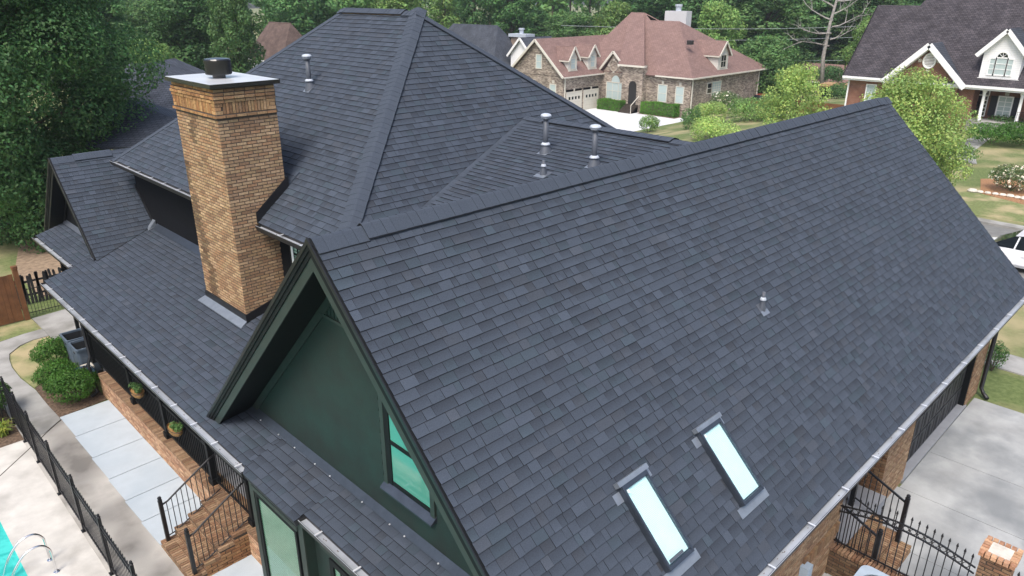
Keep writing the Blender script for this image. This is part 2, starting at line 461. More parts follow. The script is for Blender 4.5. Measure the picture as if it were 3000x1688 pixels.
def tree_proto(name, label, cat, H, R, leaf, leafsize, per, seed, base=.25, bark='bark', nclump=26, shape='round', trunk_r=None, lean=(0, 0), group=None, taper=1.0):
    """tapered trunk with limbs reaching into uneven leaf clumps; local coordinates, base at the origin"""
    r = random.Random(seed)
    root = thing(name, label, cat, group=group)
    clumps = []
    for i in range(nclump):
        t = (i + .5) / nclump
        z = H * (base + (1 - base) * t * .97)
        if shape == 'round': env = math.sin(pi * min(1, .12 + .86 * t)) ** .6
        elif shape == 'cone': env = (1 - t) ** .8 * .95 + .12
        else: env = .55 + .45 * math.sin(pi * t)
        a = i * 2.39996 + r.uniform(-.5, .5); rad = R * env * r.uniform(.35, .85)
        cr = R * r.uniform(.26, .46) * (1.0 if shape != 'cone' else .8) * (.75 + .25 * env)
        clumps.append(((rad * cos(a) + lean[0] * t, rad * sin(a) + lean[1] * t, z), (cr, cr * r.uniform(.8, 1.2), cr * r.uniform(.55, .85))))
    mb = MB(); tr = trunk_r or H * .018
    top = (lean[0] * .8, lean[1] * .8, H * .86)
    tp = [Vector((top[0] * t + r.uniform(-.06, .06) * t * R, top[1] * t + r.uniform(-.06, .06) * t * R, H * .86 * t)) for t in (0, .12, .3, .5, .75, 1)]
    mb.tube(tp, [tr * 1.35, tr, tr * .85, tr * .62, tr * .35, tr * .1], 8)
    for c, q in clumps:
        c = Vector(c); t0 = max(.1, min(.92, (c.z / (H * .86)) * .72)); k = t0 * 5; i = min(4, int(k))
        p = tp[min(5, i)].lerp(tp[min(5, i + 1)], k - i) if i < 5 else tp[5]
        p = Vector((top[0] * t0, top[1] * t0, H * .86 * t0))
        mid = p.lerp(c, .55) + Vector((0, 0, .05 * H * r.uniform(-.3, .5)))
        br = tr * .38 * (1 - t0 * .6)
        mb.tube([p, mid, c], [br, br * .6, br * .2], 5, caps=False)
    mb.build('trunk', bark, root, True)
    cs, ns = clump_points(clumps, per, seed)
    me = leaf_mesh('crown', cs, ns, leafsize, seed + 1)
    link_mesh('crown', me, leaf, root)
    return root
def place(o, p, s=1., rz=0., sz=None):
    o.location = p; o.rotation_euler = (0, 0, rz); o.scale = (s, s, sz or s); return o

# ------------------------------------------------------------------ terrain and setting
def sstep(a, b, x):
    t = max(0., min(1., (x - a) / (b - a))); return t * t * (3 - 2 * t)
def gz(x, y):
    return -2.62 * sstep(30, 46, y) * sstep(34, 56, x)
mb = MB()
xs = [-600, -400, -200, -100, -50, -25] + list(range(-12, 130, 3)) + [150, 180, 220, 280, 360, 480, 640]
ys = [-600, -300, -150, -80, -40, -20] + list(range(-12, 130, 3)) + [150, 180, 220, 280, 360, 480, 640]
nx, ny = len(xs), len(ys)
for yy in ys:
    for xx in xs: mb.v.append((xx, yy, gz(xx, yy) - .03))
POOL = (-6.0, 1.05, 6.0, 18.2)           # x0,x1,y0,y1 kept free of ground
for j in range(ny - 1):
    for i in range(nx - 1):
        mb.f.append((j * nx + i, j * nx + i + 1, (j + 1) * nx + i + 1, (j + 1) * nx + i)); mb.c.append(None); mb.uv.append(None)
tag(mb.build('ground', 'grass', smooth=True), kind='structure')

def sheet(name, poly, z0, z1, mat, label=None):
    o = MB().prism(poly, z0, z1).build(name, mat); tag(o, label, kind='structure'); return o
# pool deck of old concrete in panels, pool basin and water
sheet('pool_deck', [(1.12, 5), (2.26, 5), (2.26, 19.9), (1.12, 19.9)], -.10, .000, 'concrete_old')
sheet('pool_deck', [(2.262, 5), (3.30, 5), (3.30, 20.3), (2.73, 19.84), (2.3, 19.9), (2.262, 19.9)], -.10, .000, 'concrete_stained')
sheet('pool_deck', [(-9, 18.3), (1.116, 18.3), (1.116, 19.9), (-9, 19.9)], -.10, .0, 'concrete_old')
o = sheet('pool_water', [(-9, 5), (1.13, 5), (1.13, 18.32), (-9, 18.32)], -.2, -.02, 'pool_water')
# footpath curving round the lawn patch
sheet('path', [(2.306, 19.904), (2.73, 19.85), (3.23, 20.31), (3.24, 20.45), (3.2, 21.4), (3.19, 22.52), (3.06, 23.6), (3.05, 24.56), (3.12, 25.2), (3.22, 25.66), (3.6, 26.1), (4.0, 26.28), (4.47, 26.27), (4.47, 26.95), (4.40, 27.02), (3.9, 27.0), (3.2, 26.85), (2.2, 26.4), (1.2, 26.2), (-3, 26.2), (-3, 25.3), (1.0, 25.3), (1.75, 24.8), (2.1, 24.0), (2.306, 22.6), (2.306, 21.0)], -.10, .002, 'concrete_path')
ja, jb = onz((-60, 1450), 0), onz((179, 1229), 0)
jd = (jb - ja).normalized(); jn = Vector((-jd.y, jd.x, 0)) * .012
sheet('joint', [tuple((ja + jn)[:2]), tuple((ja - jn)[:2]), tuple((jb - jn)[:2]), tuple((jb + jn)[:2])], -.02, .0035, 'mortar_dark')
sheet('path', [(4.476, 25.5), (7.1, 25.5), (7.1, 28.42), (4.45, 28.22), (4.476, 26.8)], -.10, .004, 'concrete_path')
sheet('lawn_patch', [(3.21, 22.7), (3.6, 23.1), (4.05, 23.7), (4.47, 24.45), (4.59, 24.85), (4.47, 25.4), (4.46, 26.24), (4.0, 26.25), (3.62, 26.06), (3.25, 25.64), (3.15, 25.2), (3.08, 24.56), (3.09, 23.6)], -.08, -.006, 'turf_dry')
sheet('lawn_patch', [(-3, 26.9), (1.2, 26.9), (3.2, 26.9), (3.9, 27.03), (4.40, 27.05), (4.44, 28.2), (-3, 28.2)], -.08, -.006, 'turf_dry')
sheet('mulch_bed', [(3.245, 20.46), (4.47, 20.58), (4.47, 24.42), (4.07, 23.68), (3.62, 23.08), (3.21, 22.66), (3.20, 21.4)], -.08, -.004, 'mulch')
sheet('mulch_bed', [(-3, 19.91), (2.30, 19.91), (2.30, 22.6), (2.08, 24.0), (1.0, 25.2), (-3, 25.2)], -.08, -.004, 'mulch')
sheet('leaf_litter', [(5.2, 30.2), (10, 30.2), (10, 40), (6.8, 40), (5.2, 34)], -.06, -.010, 'soil_litter')
# new patio slabs poured in panels
py = [20.42, 19.10, 17.80, 16.62, 15.53, 14.545, 13.56]
for i in range(6):
    sheet('patio_slab', [(3.25, py[i]), (4.475, py[i] + .04), (4.475, py[i + 1] + .062), (3.275, py[i + 1] + .022)], -.10, .012, 'concrete_new')
sheet('patio_slab', [(3.29, 13.552), (3.29, 8.0), (4.475, 8.0), (4.475, 13.59)], -.10, .010, 'concrete_new')
# driveway of large concrete bays, each cut by a joint
for (x0, x1) in ((5.0, 12.2), (13.99, 16.03), (16.045, 18.02), (18.035, 21.72)):
    sheet('driveway', [(x0, -16), (x1, -16), (x1, 3.645 if x0 > 16 else 3.695), (x0, 3.645 if x0 > 16 else 3.695)], -.10, .004, 'concrete_drive')
sheet('driveway', [(12.21, -16), (13.98, -16), (13.98, 3.645), (12.21, 3.645)], -.10, .002, 'concrete_drive')
sheet('garage_apron', [(16.25, 3.66), (21.05, 3.66), (21.05, 3.86), (16.25, 3.86)], -.05, .045, 'concrete_slab')
# pavement, kerb and street in front of the house
sheet('sidewalk', [(24.2, -30), (25.45, -30), (25.45, 60), (24.2, 60)], -.05, .012, 'concrete_path')
sheet('street', [(31.5, -60), (40.55, -60), (40.55, 160), (31.5, 160)], -.06, -.004, 'asphalt')
sheet('kerb', [(40.56, -60), (41.15, -60), (41.15, 160), (40.56, 160)], -.1, .11, 'concrete_path')
sheet('kerb', [(30.9, -60), (31.49, -60), (31.49, 160), (30.9, 160)], -.1, .11, 'concrete_path')
sheet('driveway', [(21.74, -16), (31.4, -16), (31.4, -7), (21.74, -7)], -.05, .004, 'concrete_drive')
sheet('bare_soil', [(42.2, 6), (46.0, 7.4), (47.0, 10), (48, 15), (44, 14), (42.0, 10)], -.08, -.016, 'turf_dry')
sheet('straw_bed', [(46.2, 4), (52.5, 6), (53, 9.5), (51, 11.2), (47.2, 10.2), (46.0, 7.6)], -.08, -.008, 'straw')
sheet('garden_walk', [(55.5, 12.6), (60.0, 14.0), (66.5, 14.6), (66.5, 15.8), (59.5, 15.6), (55.5, 14.2)], -.08, .0, 'concrete_path')

# ------------------------------------------------------------------ the house
HOUSE = wthing('house', 'large house with new charcoal shingle roofs, tall brick chimney and dark green gable', 'house', (10, 10, 0))
EXPO = .1435
TABS = []                                    # every shingle tab: (slope key, top pts, base pts, colours, size on screen)
SKY_RECTS = []
def clip(poly, clipper):
    """Sutherland-Hodgman, clipper convex ccw, 2-D"""
    out = poly
    for i in range(len(clipper)):
        ax, ay = clipper[i]; bx, by = clipper[(i + 1) % len(clipper)]
        ex, ey = bx - ax, by - ay; inp = out; out = []
        if not inp: break
        for j in range(len(inp)):
            p, q = inp[j - 1], inp[j]
            sp = ex * (p[1] - ay) - ey * (p[0] - ax); sq = ex * (q[1] - ay) - ey * (q[0] - ax)
            if sq >= 0:
                if sp < 0:
                    t = sp / (sp - sq); out.append((p[0] + (q[0] - p[0]) * t, p[1] + (q[1] - p[1]) * t))
                out.append(q)
            elif sp >= 0:
                t = sp / (sp - sq); out.append((p[0] + (q[0] - p[0]) * t, p[1] + (q[1] - p[1]) * t))
    return out
def in_frame(P, m=0):
    x, y, d = proj(P)
    return d > 0 and -m < x < 3000 + m and -m < y < 1688 + m
def slope(name, label, pts, seed, shingled=True, thick=.10, holes=()):
    pts = [Vector(p) for p in pts]
    N = Vector((0, 0, 0)); k = len(pts)
    for i in range(k): N += pts[i].cross(pts[(i + 1) % k])
    N.normalize()
    if N.z < 0: N = -N; pts.reverse()
    U = Vector((0, 0, 1)).cross(N).normalized(); V = N.cross(U)
    deck = MB().slab([p - N * .002 for p in pts], thick).build(name, 'shingle_deck', HOUSE)
    deck['label'] = label
    if not shingled: return deck
    O = pts[0]; P2 = [((p - O).dot(U), (p - O).dot(V)) for p in pts]
    r = random.Random(seed)
    vmin = min(p[1] for p in P2); vmax = max(p[1] for p in P2); umin = min(p[0] for p in P2); umax = max(p[0] for p in P2)
    v = vmin - .02; row = 0
    while v < vmax:
        u = umin - r.uniform(0, .3); hi = r.random() < .5
        while u < umax:
            w = r.choice((.10, .14, .17, .20, .20, .24, .28, .33)) * r.uniform(.9, 1.1)
            jig = r.uniform(-.002, .002)
            q = clip([(u, v + jig), (u + w - .004, v + jig), (u + w - .004, v + EXPO + .012), (u, v + EXPO + .012)], P2)
            uc, vc = u + w / 2, v + EXPO / 2
            hi = (not hi) if r.random() < .8 else hi
            hb = (.0165 if hi else .0125) + r.uniform(-.001, .001)
            u += w
            if len(q) < 3: continue
            if any(h[0] < uc < h[1] and h[2] < vc < h[3] for h in holes): continue
            g = max(.78, min(1.2, r.gauss(1., .065))) * (1.02 if hi else .94)
            t = r.random()
            tint = (1.05, 1.0, .96) if t < .12 else ((.96, 1.03, 1.0) if t < .22 else (1, 1, 1))
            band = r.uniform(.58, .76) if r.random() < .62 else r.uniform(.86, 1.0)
            top, base, cols = [], [], []
            for (a, b) in q:
                f = (b - v) / (EXPO + .012); f = max(0, min(1, f))
                p = O + U * a + V * b
                top.append(p + N * (hb * (1 - f) + .0016 * f)); base.append(p - N * .004 - (V * .0075 if f < .02 else Vector((0, 0, 0))))
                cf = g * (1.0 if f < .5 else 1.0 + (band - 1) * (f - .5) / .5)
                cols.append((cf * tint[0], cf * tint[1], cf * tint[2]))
            c = O + U * uc + V * vc; d = c - CAM
            size = (w * EXPO) * abs(d.normalized().dot(N)) / d.length_squared if in_frame(c, -15) and d.dot(N) < 0 else 0
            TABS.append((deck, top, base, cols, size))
        v += EXPO; row += 1
    return deck
def emit_tabs():
    order = sorted(range(len(TABS)), key=lambda i: -TABS[i][4]); single = set(order[:300])
    rest = {}
    for i, (deck, top, base, cols, size) in enumerate(TABS):
        one = i in single
        mb = MB() if one else rest.setdefault(deck.name, (deck, MB()))[1]
        n = len(top); i0 = len(mb.v); mb.v += [tuple(p) for p in top] + [tuple(p) for p in base]
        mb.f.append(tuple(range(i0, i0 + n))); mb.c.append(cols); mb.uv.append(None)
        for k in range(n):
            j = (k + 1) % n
            mb.f.append((i0 + k, i0 + n + k, i0 + n + j, i0 + j)); mb.c.append((.13, .13, .14)); mb.uv.append(None)  # asphalt edges, darkened further to paint the shadow line between courses
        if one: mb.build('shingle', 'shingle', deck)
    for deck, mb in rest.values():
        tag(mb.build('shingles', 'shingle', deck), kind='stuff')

RY, RZ = 7.805, 7.711                        # ridge of the garage wing
GX0, GX1 = 4.236, 22.70
PS = .29; PD = 3.2 - .29 * 4.15              # porch plane z = PD + PS x
def porz(x): return PD + PS * x
# skylight outlines on the garage slope, read off the photo
SK = lambda x, y: (1750 + x / 2.693, 1150 + y / 2.693)
def onF(p, lift=0.): return onpl(p, (0, -1 / 2 ** .5, 1 / 2 ** .5), (RZ - RY) / 2 ** .5 + lift)
skc = []
for q in ([(200, 742), (385, 600), (760, 1245), (578, 1425)], [(812, 312), (965, 192), (1312, 755), (1165, 902)]):
    c = [onF(SK(*p), .10) for p in q]
    cx = sum(p.x for p in c) / 4; cy = sum(p.y for p in c) / 4
    wx = (abs(c[1].x - c[0].x) + abs(c[2].x - c[3].x)) / 2; ly = (abs(c[0].y - c[3].y) + abs(c[1].y - c[2].y)) / 2 * 2 ** .5
    skc.append((cx, cy, wx, ly))
EAVE_Y = 3.22
FO = Vector((GX0, EAVE_Y, RZ - (RY - EAVE_Y)))
fh = []
for cx, cy, wx, ly in skc:
    vv = (cy - .0707 - EAVE_Y) * 2 ** .5
    fh.append((cx - GX0 - wx / 2 + .03, cx - GX0 + wx / 2 - .03, vv - ly / 2 + .03, vv + ly / 2 - .03))
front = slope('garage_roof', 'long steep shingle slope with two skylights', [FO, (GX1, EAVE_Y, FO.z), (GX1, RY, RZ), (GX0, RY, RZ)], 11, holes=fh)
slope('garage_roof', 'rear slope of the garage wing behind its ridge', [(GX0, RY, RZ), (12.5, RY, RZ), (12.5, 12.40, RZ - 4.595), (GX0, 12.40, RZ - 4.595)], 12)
slope('garage_roof', 'rear slope of the garage wing at its far end', [(12.5, RY, RZ), (GX1, RY, RZ), (GX1, 12.40, RZ - 4.595), (12.5, 12.40, RZ - 4.595)], 13, False)
MX, MZ = 6.69, 5.945                         # main roof eave
R2 = (11.75, 15.186, 10.07); R1 = (11.75, 18.39, 10.07)
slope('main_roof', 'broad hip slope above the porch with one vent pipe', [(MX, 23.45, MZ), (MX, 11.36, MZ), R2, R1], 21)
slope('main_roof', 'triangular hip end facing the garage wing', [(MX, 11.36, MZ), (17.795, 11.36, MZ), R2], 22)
slope('main_roof', 'far side of the main hip roof', [(17.795, 11.36, MZ), (17.795, 24.4, MZ), R1, R2], 23, False)
slope('main_roof', 'left end of the main hip roof', [(MX, 23.45, MZ), R1, (17.795, 24.4, MZ)], 24, False)
KX, KZ, KS = 13.238, 7.62, .295              # low connecting roof with the tall vent pipes
def kz(x): return KZ - KS * abs(KX - x)
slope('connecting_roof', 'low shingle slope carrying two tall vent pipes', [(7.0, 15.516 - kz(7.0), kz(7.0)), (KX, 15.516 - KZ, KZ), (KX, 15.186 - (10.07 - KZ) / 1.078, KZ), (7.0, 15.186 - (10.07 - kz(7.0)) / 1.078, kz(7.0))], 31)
slope('connecting_roof', 'far side of the low connecting roof', [(KX, 15.516 - KZ, KZ), (18.2, 15.516 - kz(18.2), kz(18.2)), (18.2, 12.6, kz(18.2)), (KX, 12.92, KZ)], 32, False)
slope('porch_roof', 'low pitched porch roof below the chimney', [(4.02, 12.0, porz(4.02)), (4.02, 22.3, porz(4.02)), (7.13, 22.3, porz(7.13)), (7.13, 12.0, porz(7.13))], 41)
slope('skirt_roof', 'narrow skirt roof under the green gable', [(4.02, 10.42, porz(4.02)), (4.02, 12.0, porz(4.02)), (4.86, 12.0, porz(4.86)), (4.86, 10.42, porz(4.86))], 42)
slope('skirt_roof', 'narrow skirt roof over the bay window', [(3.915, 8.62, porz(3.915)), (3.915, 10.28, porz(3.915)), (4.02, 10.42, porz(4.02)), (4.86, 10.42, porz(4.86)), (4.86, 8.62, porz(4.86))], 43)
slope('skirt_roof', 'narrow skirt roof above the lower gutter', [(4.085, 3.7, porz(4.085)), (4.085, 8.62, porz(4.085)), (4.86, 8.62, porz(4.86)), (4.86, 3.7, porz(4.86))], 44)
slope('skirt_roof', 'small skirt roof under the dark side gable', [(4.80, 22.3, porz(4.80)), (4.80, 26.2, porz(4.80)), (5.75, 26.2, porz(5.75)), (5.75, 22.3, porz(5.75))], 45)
LY, LZ, LX = 24.36, 6.05, 5.285              # side gable
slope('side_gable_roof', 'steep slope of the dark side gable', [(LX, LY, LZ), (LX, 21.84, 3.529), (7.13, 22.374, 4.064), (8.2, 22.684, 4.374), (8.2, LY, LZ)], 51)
slope('side_gable_roof', 'hidden far slope of the side gable', [(LX, LY, LZ), (8.2, LY, LZ), (8.2, 27.2, LZ - 2.84), (LX, 27.2, LZ - 2.84)], 52, False)
emit_tabs()

# ---- ridge and hip caps: one bent piece each, lapped along the line
def cap_mesh(w, L, s1, s2, t=.008, lift=0., dark=1.):
    """bent cap along +Y of its own frame; s1,s2 = drop per metre to each side"""
    mb = MB(); n = 5
    prof = []
    for i in range(-n, n + 1):
        a = i / n * w; z = -abs(a) * (s1 if a < 0 else s2)
        rr = .05; z = z - .0 if abs(a) > rr else -(s1 if a < 0 else s2) * (a * a / (2 * rr) + rr / 2)
        prof.append((a, z + lift))
    for i in range(2 * n):
        (a0, z0), (a1, z1) = prof[i], prof[i + 1]
        mb.face([(a0, 0, z0 + t), (a1, 0, z1 + t), (a1, L, z1 + .003), (a0, L, z0 + .003)], (1, 1, 1))
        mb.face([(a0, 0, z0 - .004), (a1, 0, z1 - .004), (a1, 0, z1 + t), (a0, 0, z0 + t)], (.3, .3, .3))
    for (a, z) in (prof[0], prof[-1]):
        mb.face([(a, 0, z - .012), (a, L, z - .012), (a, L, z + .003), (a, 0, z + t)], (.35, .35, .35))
    return mb
def caps(name, label, A, B, sL, sR, w=.185, lift=.012, step=.145, seed=1, single=True, skip=None):
    """row of cap shingles from A (low/near) to B; sL, sR slopes on either side measured across the line"""
    A, B = Vector(A), Vector(B); d = (B - A).normalized(); L = (B - A).length
    xa = d.cross(Vector((0, 0, 1))).normalized(); za = xa.cross(d)
    Mx = Matrix((xa, d, za)).transposed().to_4x4()
    part = MB().bar(A - za * (.03), B - za * .03, .05, .04).build(name, 'shingle_deck', HOUSE); part['label'] = label
    variants = []
    r = random.Random(seed)
    for k in range(4):
        me = cap_mesh(w, step + .02, sL, sR, lift=0).data('ridge_cap')
        g = r.uniform(.94, 1.06); cb = me.color_attributes['col']
        buf = np.empty(len(cb.data) * 4, np.float32); cb.data.foreach_get('color', buf); buf = buf.reshape(-1, 4); buf[:, :3] *= g; cb.data.foreach_set('color', buf.ravel())
        me.materials.append(MATS['shingle']); variants.append(me)
    s = 0.; big = MB()
    while s < L:
        P = A + d * s + za * (lift(s) if callable(lift) else lift) + xa * r.uniform(-.004, .004)
        MM = Matrix.Translation(P) @ Mx
        if single:
            o = bpy.data.objects.new('ridge_cap', r.choice(variants)); COL.objects.link(o); o.parent = part; o.matrix_basis = MM
        else:
            m = r.choice(variants); i0 = len(big.v); big.v += [tuple(MM @ v.co) for v in m.vertices]
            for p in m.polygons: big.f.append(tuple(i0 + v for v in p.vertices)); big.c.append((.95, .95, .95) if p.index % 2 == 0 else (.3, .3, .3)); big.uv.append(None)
        s += step
    if not single: tag(big.build('ridge_caps', 'shingle', part), kind='stuff')
    return part
def ridge_vent(A, B, sL, sR, w=.175, lift=.004):
    """ridge vent strip below the caps: dark louvred edge with a pale lower lip"""
    A, B = Vector(A), Vector(B); d = (B - A).normalized(); xa = d.cross(Vector((0, 0, 1))).normalized(); L = (B - A).length
    v = MB(); lip = MB()
    for sg, sl in ((-1, sL), (1, sR)):
        e = (xa * sg - Vector((0, 0, sl))).normalized(); n = e.cross(d) * (1 if (e.cross(d)).z > 0 else -1)
        v.obox(A + n * lift, d, e, n, (0, L), (.01, w), (0, .028))
        lip.obox(A + n * lift, d, e, n, (0, L), (w, w + .012), (-.002, .006))
        k = 0
        while k * .08 < L:
            v.obox(A + n * lift, d, e, n, (k * .08, k * .08 + .03), (w, w + .006), (.004, .026)); k += 1
    o = v.build('ridge_vent', 'black_paint', HOUSE); lip.build('vent_lip', 'deck_wood', o)
    return o
VL = lambda s: .028 + (.030 if .62 < s < 17.9 else 0)
caps('ridge', 'capped ridge of the garage wing', (GX0, RY, RZ), (GX1, RY, RZ), 1., 1., lift=VL, seed=3)
ridge_vent((GX0 + .735, RY, RZ), (GX0 + 17.95, RY, RZ), 1., 1.)
caps('hip', 'wide capped hip between the chimney slope and the hip end', (MX, 11.36, MZ), R2, .42, .52, w=.20, lift=.026, seed=4)
caps('hip', 'capped hip on the far right of the main roof', (17.795, 11.36, MZ), R2, .5, .5, w=.18, lift=.016, seed=5, single=False)
caps('hip', 'capped hip on the left of the main roof', (MX, 23.45, MZ), R1, .5, .5, w=.18, lift=.016, seed=6, single=False)
caps('ridge', 'short top ridge of the main roof', R2, R1, .7, .815, lift=lambda s: .024 + (.03 if .35 < s < 3.1 else 0), seed=7)
ridge_vent((11.75, 15.63, 10.07), (11.75, 18.3, 10.07), .7, .815)
caps('ridge', 'ridge of the low connecting roof', (KX, 8.0, KZ), (KX, 12.85, KZ), .3, .3, lift=lambda s: .024 + (.03 if .5 < s < 4.2 else 0), seed=8)
ridge_vent((KX, 8.59, KZ), (KX, 12.2, KZ), .3, .3)
caps('ridge', 'ridge of the dark side gable', (LX, LY, LZ), (6.85, LY, LZ), 1., 1., lift=lambda s: .024 + (.03 if s > .45 else 0), seed=9)
ridge_vent((LX + .59, LY, LZ), (6.85, LY, LZ), 1., 1.)
# closed valley line beside the connecting roof
a = Vector((7.0, 15.186 - (10.07 - kz(7.0)) / 1.078, kz(7.0))); b = Vector((KX, 15.186 - (10.07 - KZ) / 1.078, KZ))
mb = MB(); r_ = random.Random(2)
for i in range(44):
    t = i / 44.; p = a.lerp(b, t); d = (b - a).normalized()
    w_ = r_.uniform(.10, .2); q = p + d * .17
    mb.face([p + Vector((0, .012, .022)), q + Vector((0, .012, .022)), q + Vector((.02, -w_, .014 + .0)), p + Vector((.02, -w_ * .8, .014))], (r_.uniform(.8, 1.05),) * 3)
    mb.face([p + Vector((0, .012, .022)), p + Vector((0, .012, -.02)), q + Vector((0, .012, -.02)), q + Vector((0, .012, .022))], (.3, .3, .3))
mb.build('valley', 'shingle', HOUSE)
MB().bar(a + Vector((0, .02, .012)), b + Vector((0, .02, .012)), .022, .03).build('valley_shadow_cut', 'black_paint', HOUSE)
a = Vector((LX, 21.84, 3.529)); b = Vector((7.13, 22.374, 4.064)); mb = MB()
mb.bar(a + Vector((0, 0, .01)), b + Vector((0, 0, .01)), .03, .02); mb.build('valley', 'black_paint', HOUSE)

# ---- gutters with straps
def gutter(A, B, out, label, step=.61, cap0=True, seed=0, zoff=-.012, w=.14, h=.115):
    A, B = Vector(A), Vector(B); out = Vector(out); d = (B - A).normalized(); L = (B - A).length; Z = Vector((0, 0, 1))
    o0 = A + Z * zoff
    sh = MB()
    sh.obox(o0, d, out, Z, (0, L), (0, .006), (-h, 0)); sh.obox(o0, d, out, Z, (0, L), (.0062, w * .8), (-h, -h + .006))
    P = lambda a, o_, z_: o0 + d * a + out * o_ + Z * z_
    sh.hexa([P(0, w * .8, -h), P(L, w * .8, -h), P(L, w * .8 + .004, -h), P(0, w * .8 + .004, -h), P(0, w - .004, -.012), P(L, w - .004, -.012), P(L, w + .004, -.012), P(0, w + .004, -.012)])
    sh.obox(o0, d, out, Z, (0, L), (w - .014, w + .004), (-.0115, 0))
    for e in (0, L - .006): sh.obox(o0, d, out, Z, (e, e + .006), (.0065, w - .015), (-h + .007, -.001))
    g = sh.build('gutter', 'bronze_metal', HOUSE); g['label'] = label
    ins = MB()
    ins.obox(o0, d, out, Z, (.008, L - .008), (.0075, w - .016), (-.052, -.048))
    ins.obox(o0, d, out, Z, (.0, L), (w - .006, w + .004), (.0005, .003))
    ins.build('gutter_lining', 'aluminium', g)
    st = MB().obox(o0, d, out, Z, (0, .028), (-.03, w - .002), (.004, .010)); me = st.data('strap'); me.materials.append(MATS['strap_metal'])
    r = random.Random(seed); s = .18
    while s < L - .1:
        o = bpy.data.objects.new('strap', me); COL.objects.link(o); o.parent = g; o.location = d * (s + r.uniform(-.03, .03)); s += step
    # litter lying in the channel
    lt = MB()
    for k in range(int(L * 2.5)):
        a = r.uniform(.05, L - .05); q = r.uniform(.02, .07)
        lt.obox(o0, d, out, Z, (a, a + r.uniform(.01, .04)), (q, q + r.uniform(.004, .012)), (-.0475, -.043))
    tag(lt.build('leaf_debris', 'mulch', g), kind='stuff')
    return g
gutter((GX0 + .1, EAVE_Y + .02, FO.z), (GX1 - .1, EAVE_Y + .02, FO.z), (0, -1, 0), 'long gutter under the garage roof', 1.22, seed=1)
gutter((4.035, 10.32, porz(4.02)), (4.035, 22.24, porz(4.02)), (-1, 0, 0), 'long gutter along the porch roof', .92, seed=2)
gutter((4.10, 3.9, porz(4.085)), (4.10, 8.58, porz(4.085)), (-1, 0, 0), 'gutter below the skirt roof', 1.0, seed=3)
gutter((4.815, 22.34, porz(4.8)), (4.815, 26.15, porz(4.8)), (-1, 0, 0), 'short gutter of the side skirt roof', .9, seed=4)
gutter((MX + .015, 16.56, MZ), (MX + .015, 23.4, MZ), (-1, 0, 0), 'gutter of the main roof left of the chimney', .9, seed=5)
gutter((MX + .015, 11.4, MZ), (MX + .015, 14.36, MZ), (-1, 0, 0), 'gutter of the main roof right of the chimney', .9, seed=6)

# ---- bricks
BR = []                                      # (owner part, 8 corners, colour, screen size)
PAL = [(1.0, 1.0, 1.0), (.80, .76, .74), (1.3, 1.36, 1.32), (1.12, 1.14, 1.08), (.74, .69, .66), (1.04, .94, .86), (1.22, 1.28, 1.22), (.92, .84, .78), (1.02, 1.05, .95), (1.08, 1.12, 1.04), (1.0, 1.0, .96)]
def brick(owner, o, U, V, N, u, v, n, r, tint=(1, 1, 1), dirt=None):
    o, U, V, N = Vector(o), Vector(U), Vector(V), Vector(N)
    c = r.choice(PAL); g = r.uniform(.90, 1.10)
    col = tuple(c[i] * g * tint[i] for i in range(3))
    pr = n[1] + r.uniform(-.003, .003)
    q = lambda a, b, cc: o + U * a + V * b + N * cc
    j = lambda: r.uniform(-.0015, .0015)
    pts = [q(u[0], v[0], n[0]), q(u[1], v[0], n[0]), q(u[1], v[1], n[0]), q(u[0], v[1], n[0]),
           q(u[0] + j(), v[0] + j(), pr), q(u[1] + j(), v[0] + j(), pr), q(u[1] + j(), v[1] + j(), pr), q(u[0] + j(), v[1] + j(), pr)]
    ctr = q((u[0] + u[1]) / 2, (v[0] + v[1]) / 2, pr); d = ctr - CAM
    if dirt: col = tuple(x * dirt(ctr) for x in col)
    size = (u[1] - u[0]) * (v[1] - v[0]) * max(0, -d.normalized().dot(N)) / d.length_squared if in_frame(ctr, -12) else 0
    BR.append((owner, pts, col, size))
BL, BH, BJ = .199, .0677, .019
def brick_field(owner, o, U, N, L, H, seed, tint=(1, 1, 1), proud=.0, dirt=None, clipf=None, v0=0.):
    r = random.Random(seed); row = 0; v = v0
    while v + BH - BJ <= H + 1e-6:
        u = -(BL + BJ) / 2 if row % 2 else 0.
        while u < L - 1e-6:
            a, b = max(0, u), min(L, u + BL)
            if b - a > .03:
                if not clipf or clipf((a + b) / 2, v): brick(owner, o, U, (0, 0, 1), N, (a, b), (v, v + BH - BJ), (-.03, .006 + proud), r, tint, dirt)
            u += BL + BJ
        v += BH; row += 1
def soldier(owner, o, U, N, L, z0, z1, seed, tint=(1, 1, 1), proud=.02, w=BH, V=(0, 0, 1), nd=-.03):
    r = random.Random(seed); n = max(1, round(L / w)); w = L / n
    for i in range(n): brick(owner, o, U, V, N, (i * w + .008, (i + 1) * w - .008), (z0, z1), (nd, proud), r, tint)
def emit_bricks(owner_root):
    order = sorted(range(len(BR)), key=lambda i: -BR[i][3]); single = set(order[:300]); rest = {}
    for i, (owner, pts, col, size) in enumerate(BR):
        if i in single: MB().hexa(pts, col).build('brick', 'brick', owner)
        else: rest.setdefault(owner.name, (owner, MB()))[1].hexa(pts, col)
    for owner, mb in rest.values(): tag(mb.build('bricks', 'brick', owner), kind='stuff')
    BR.clear()

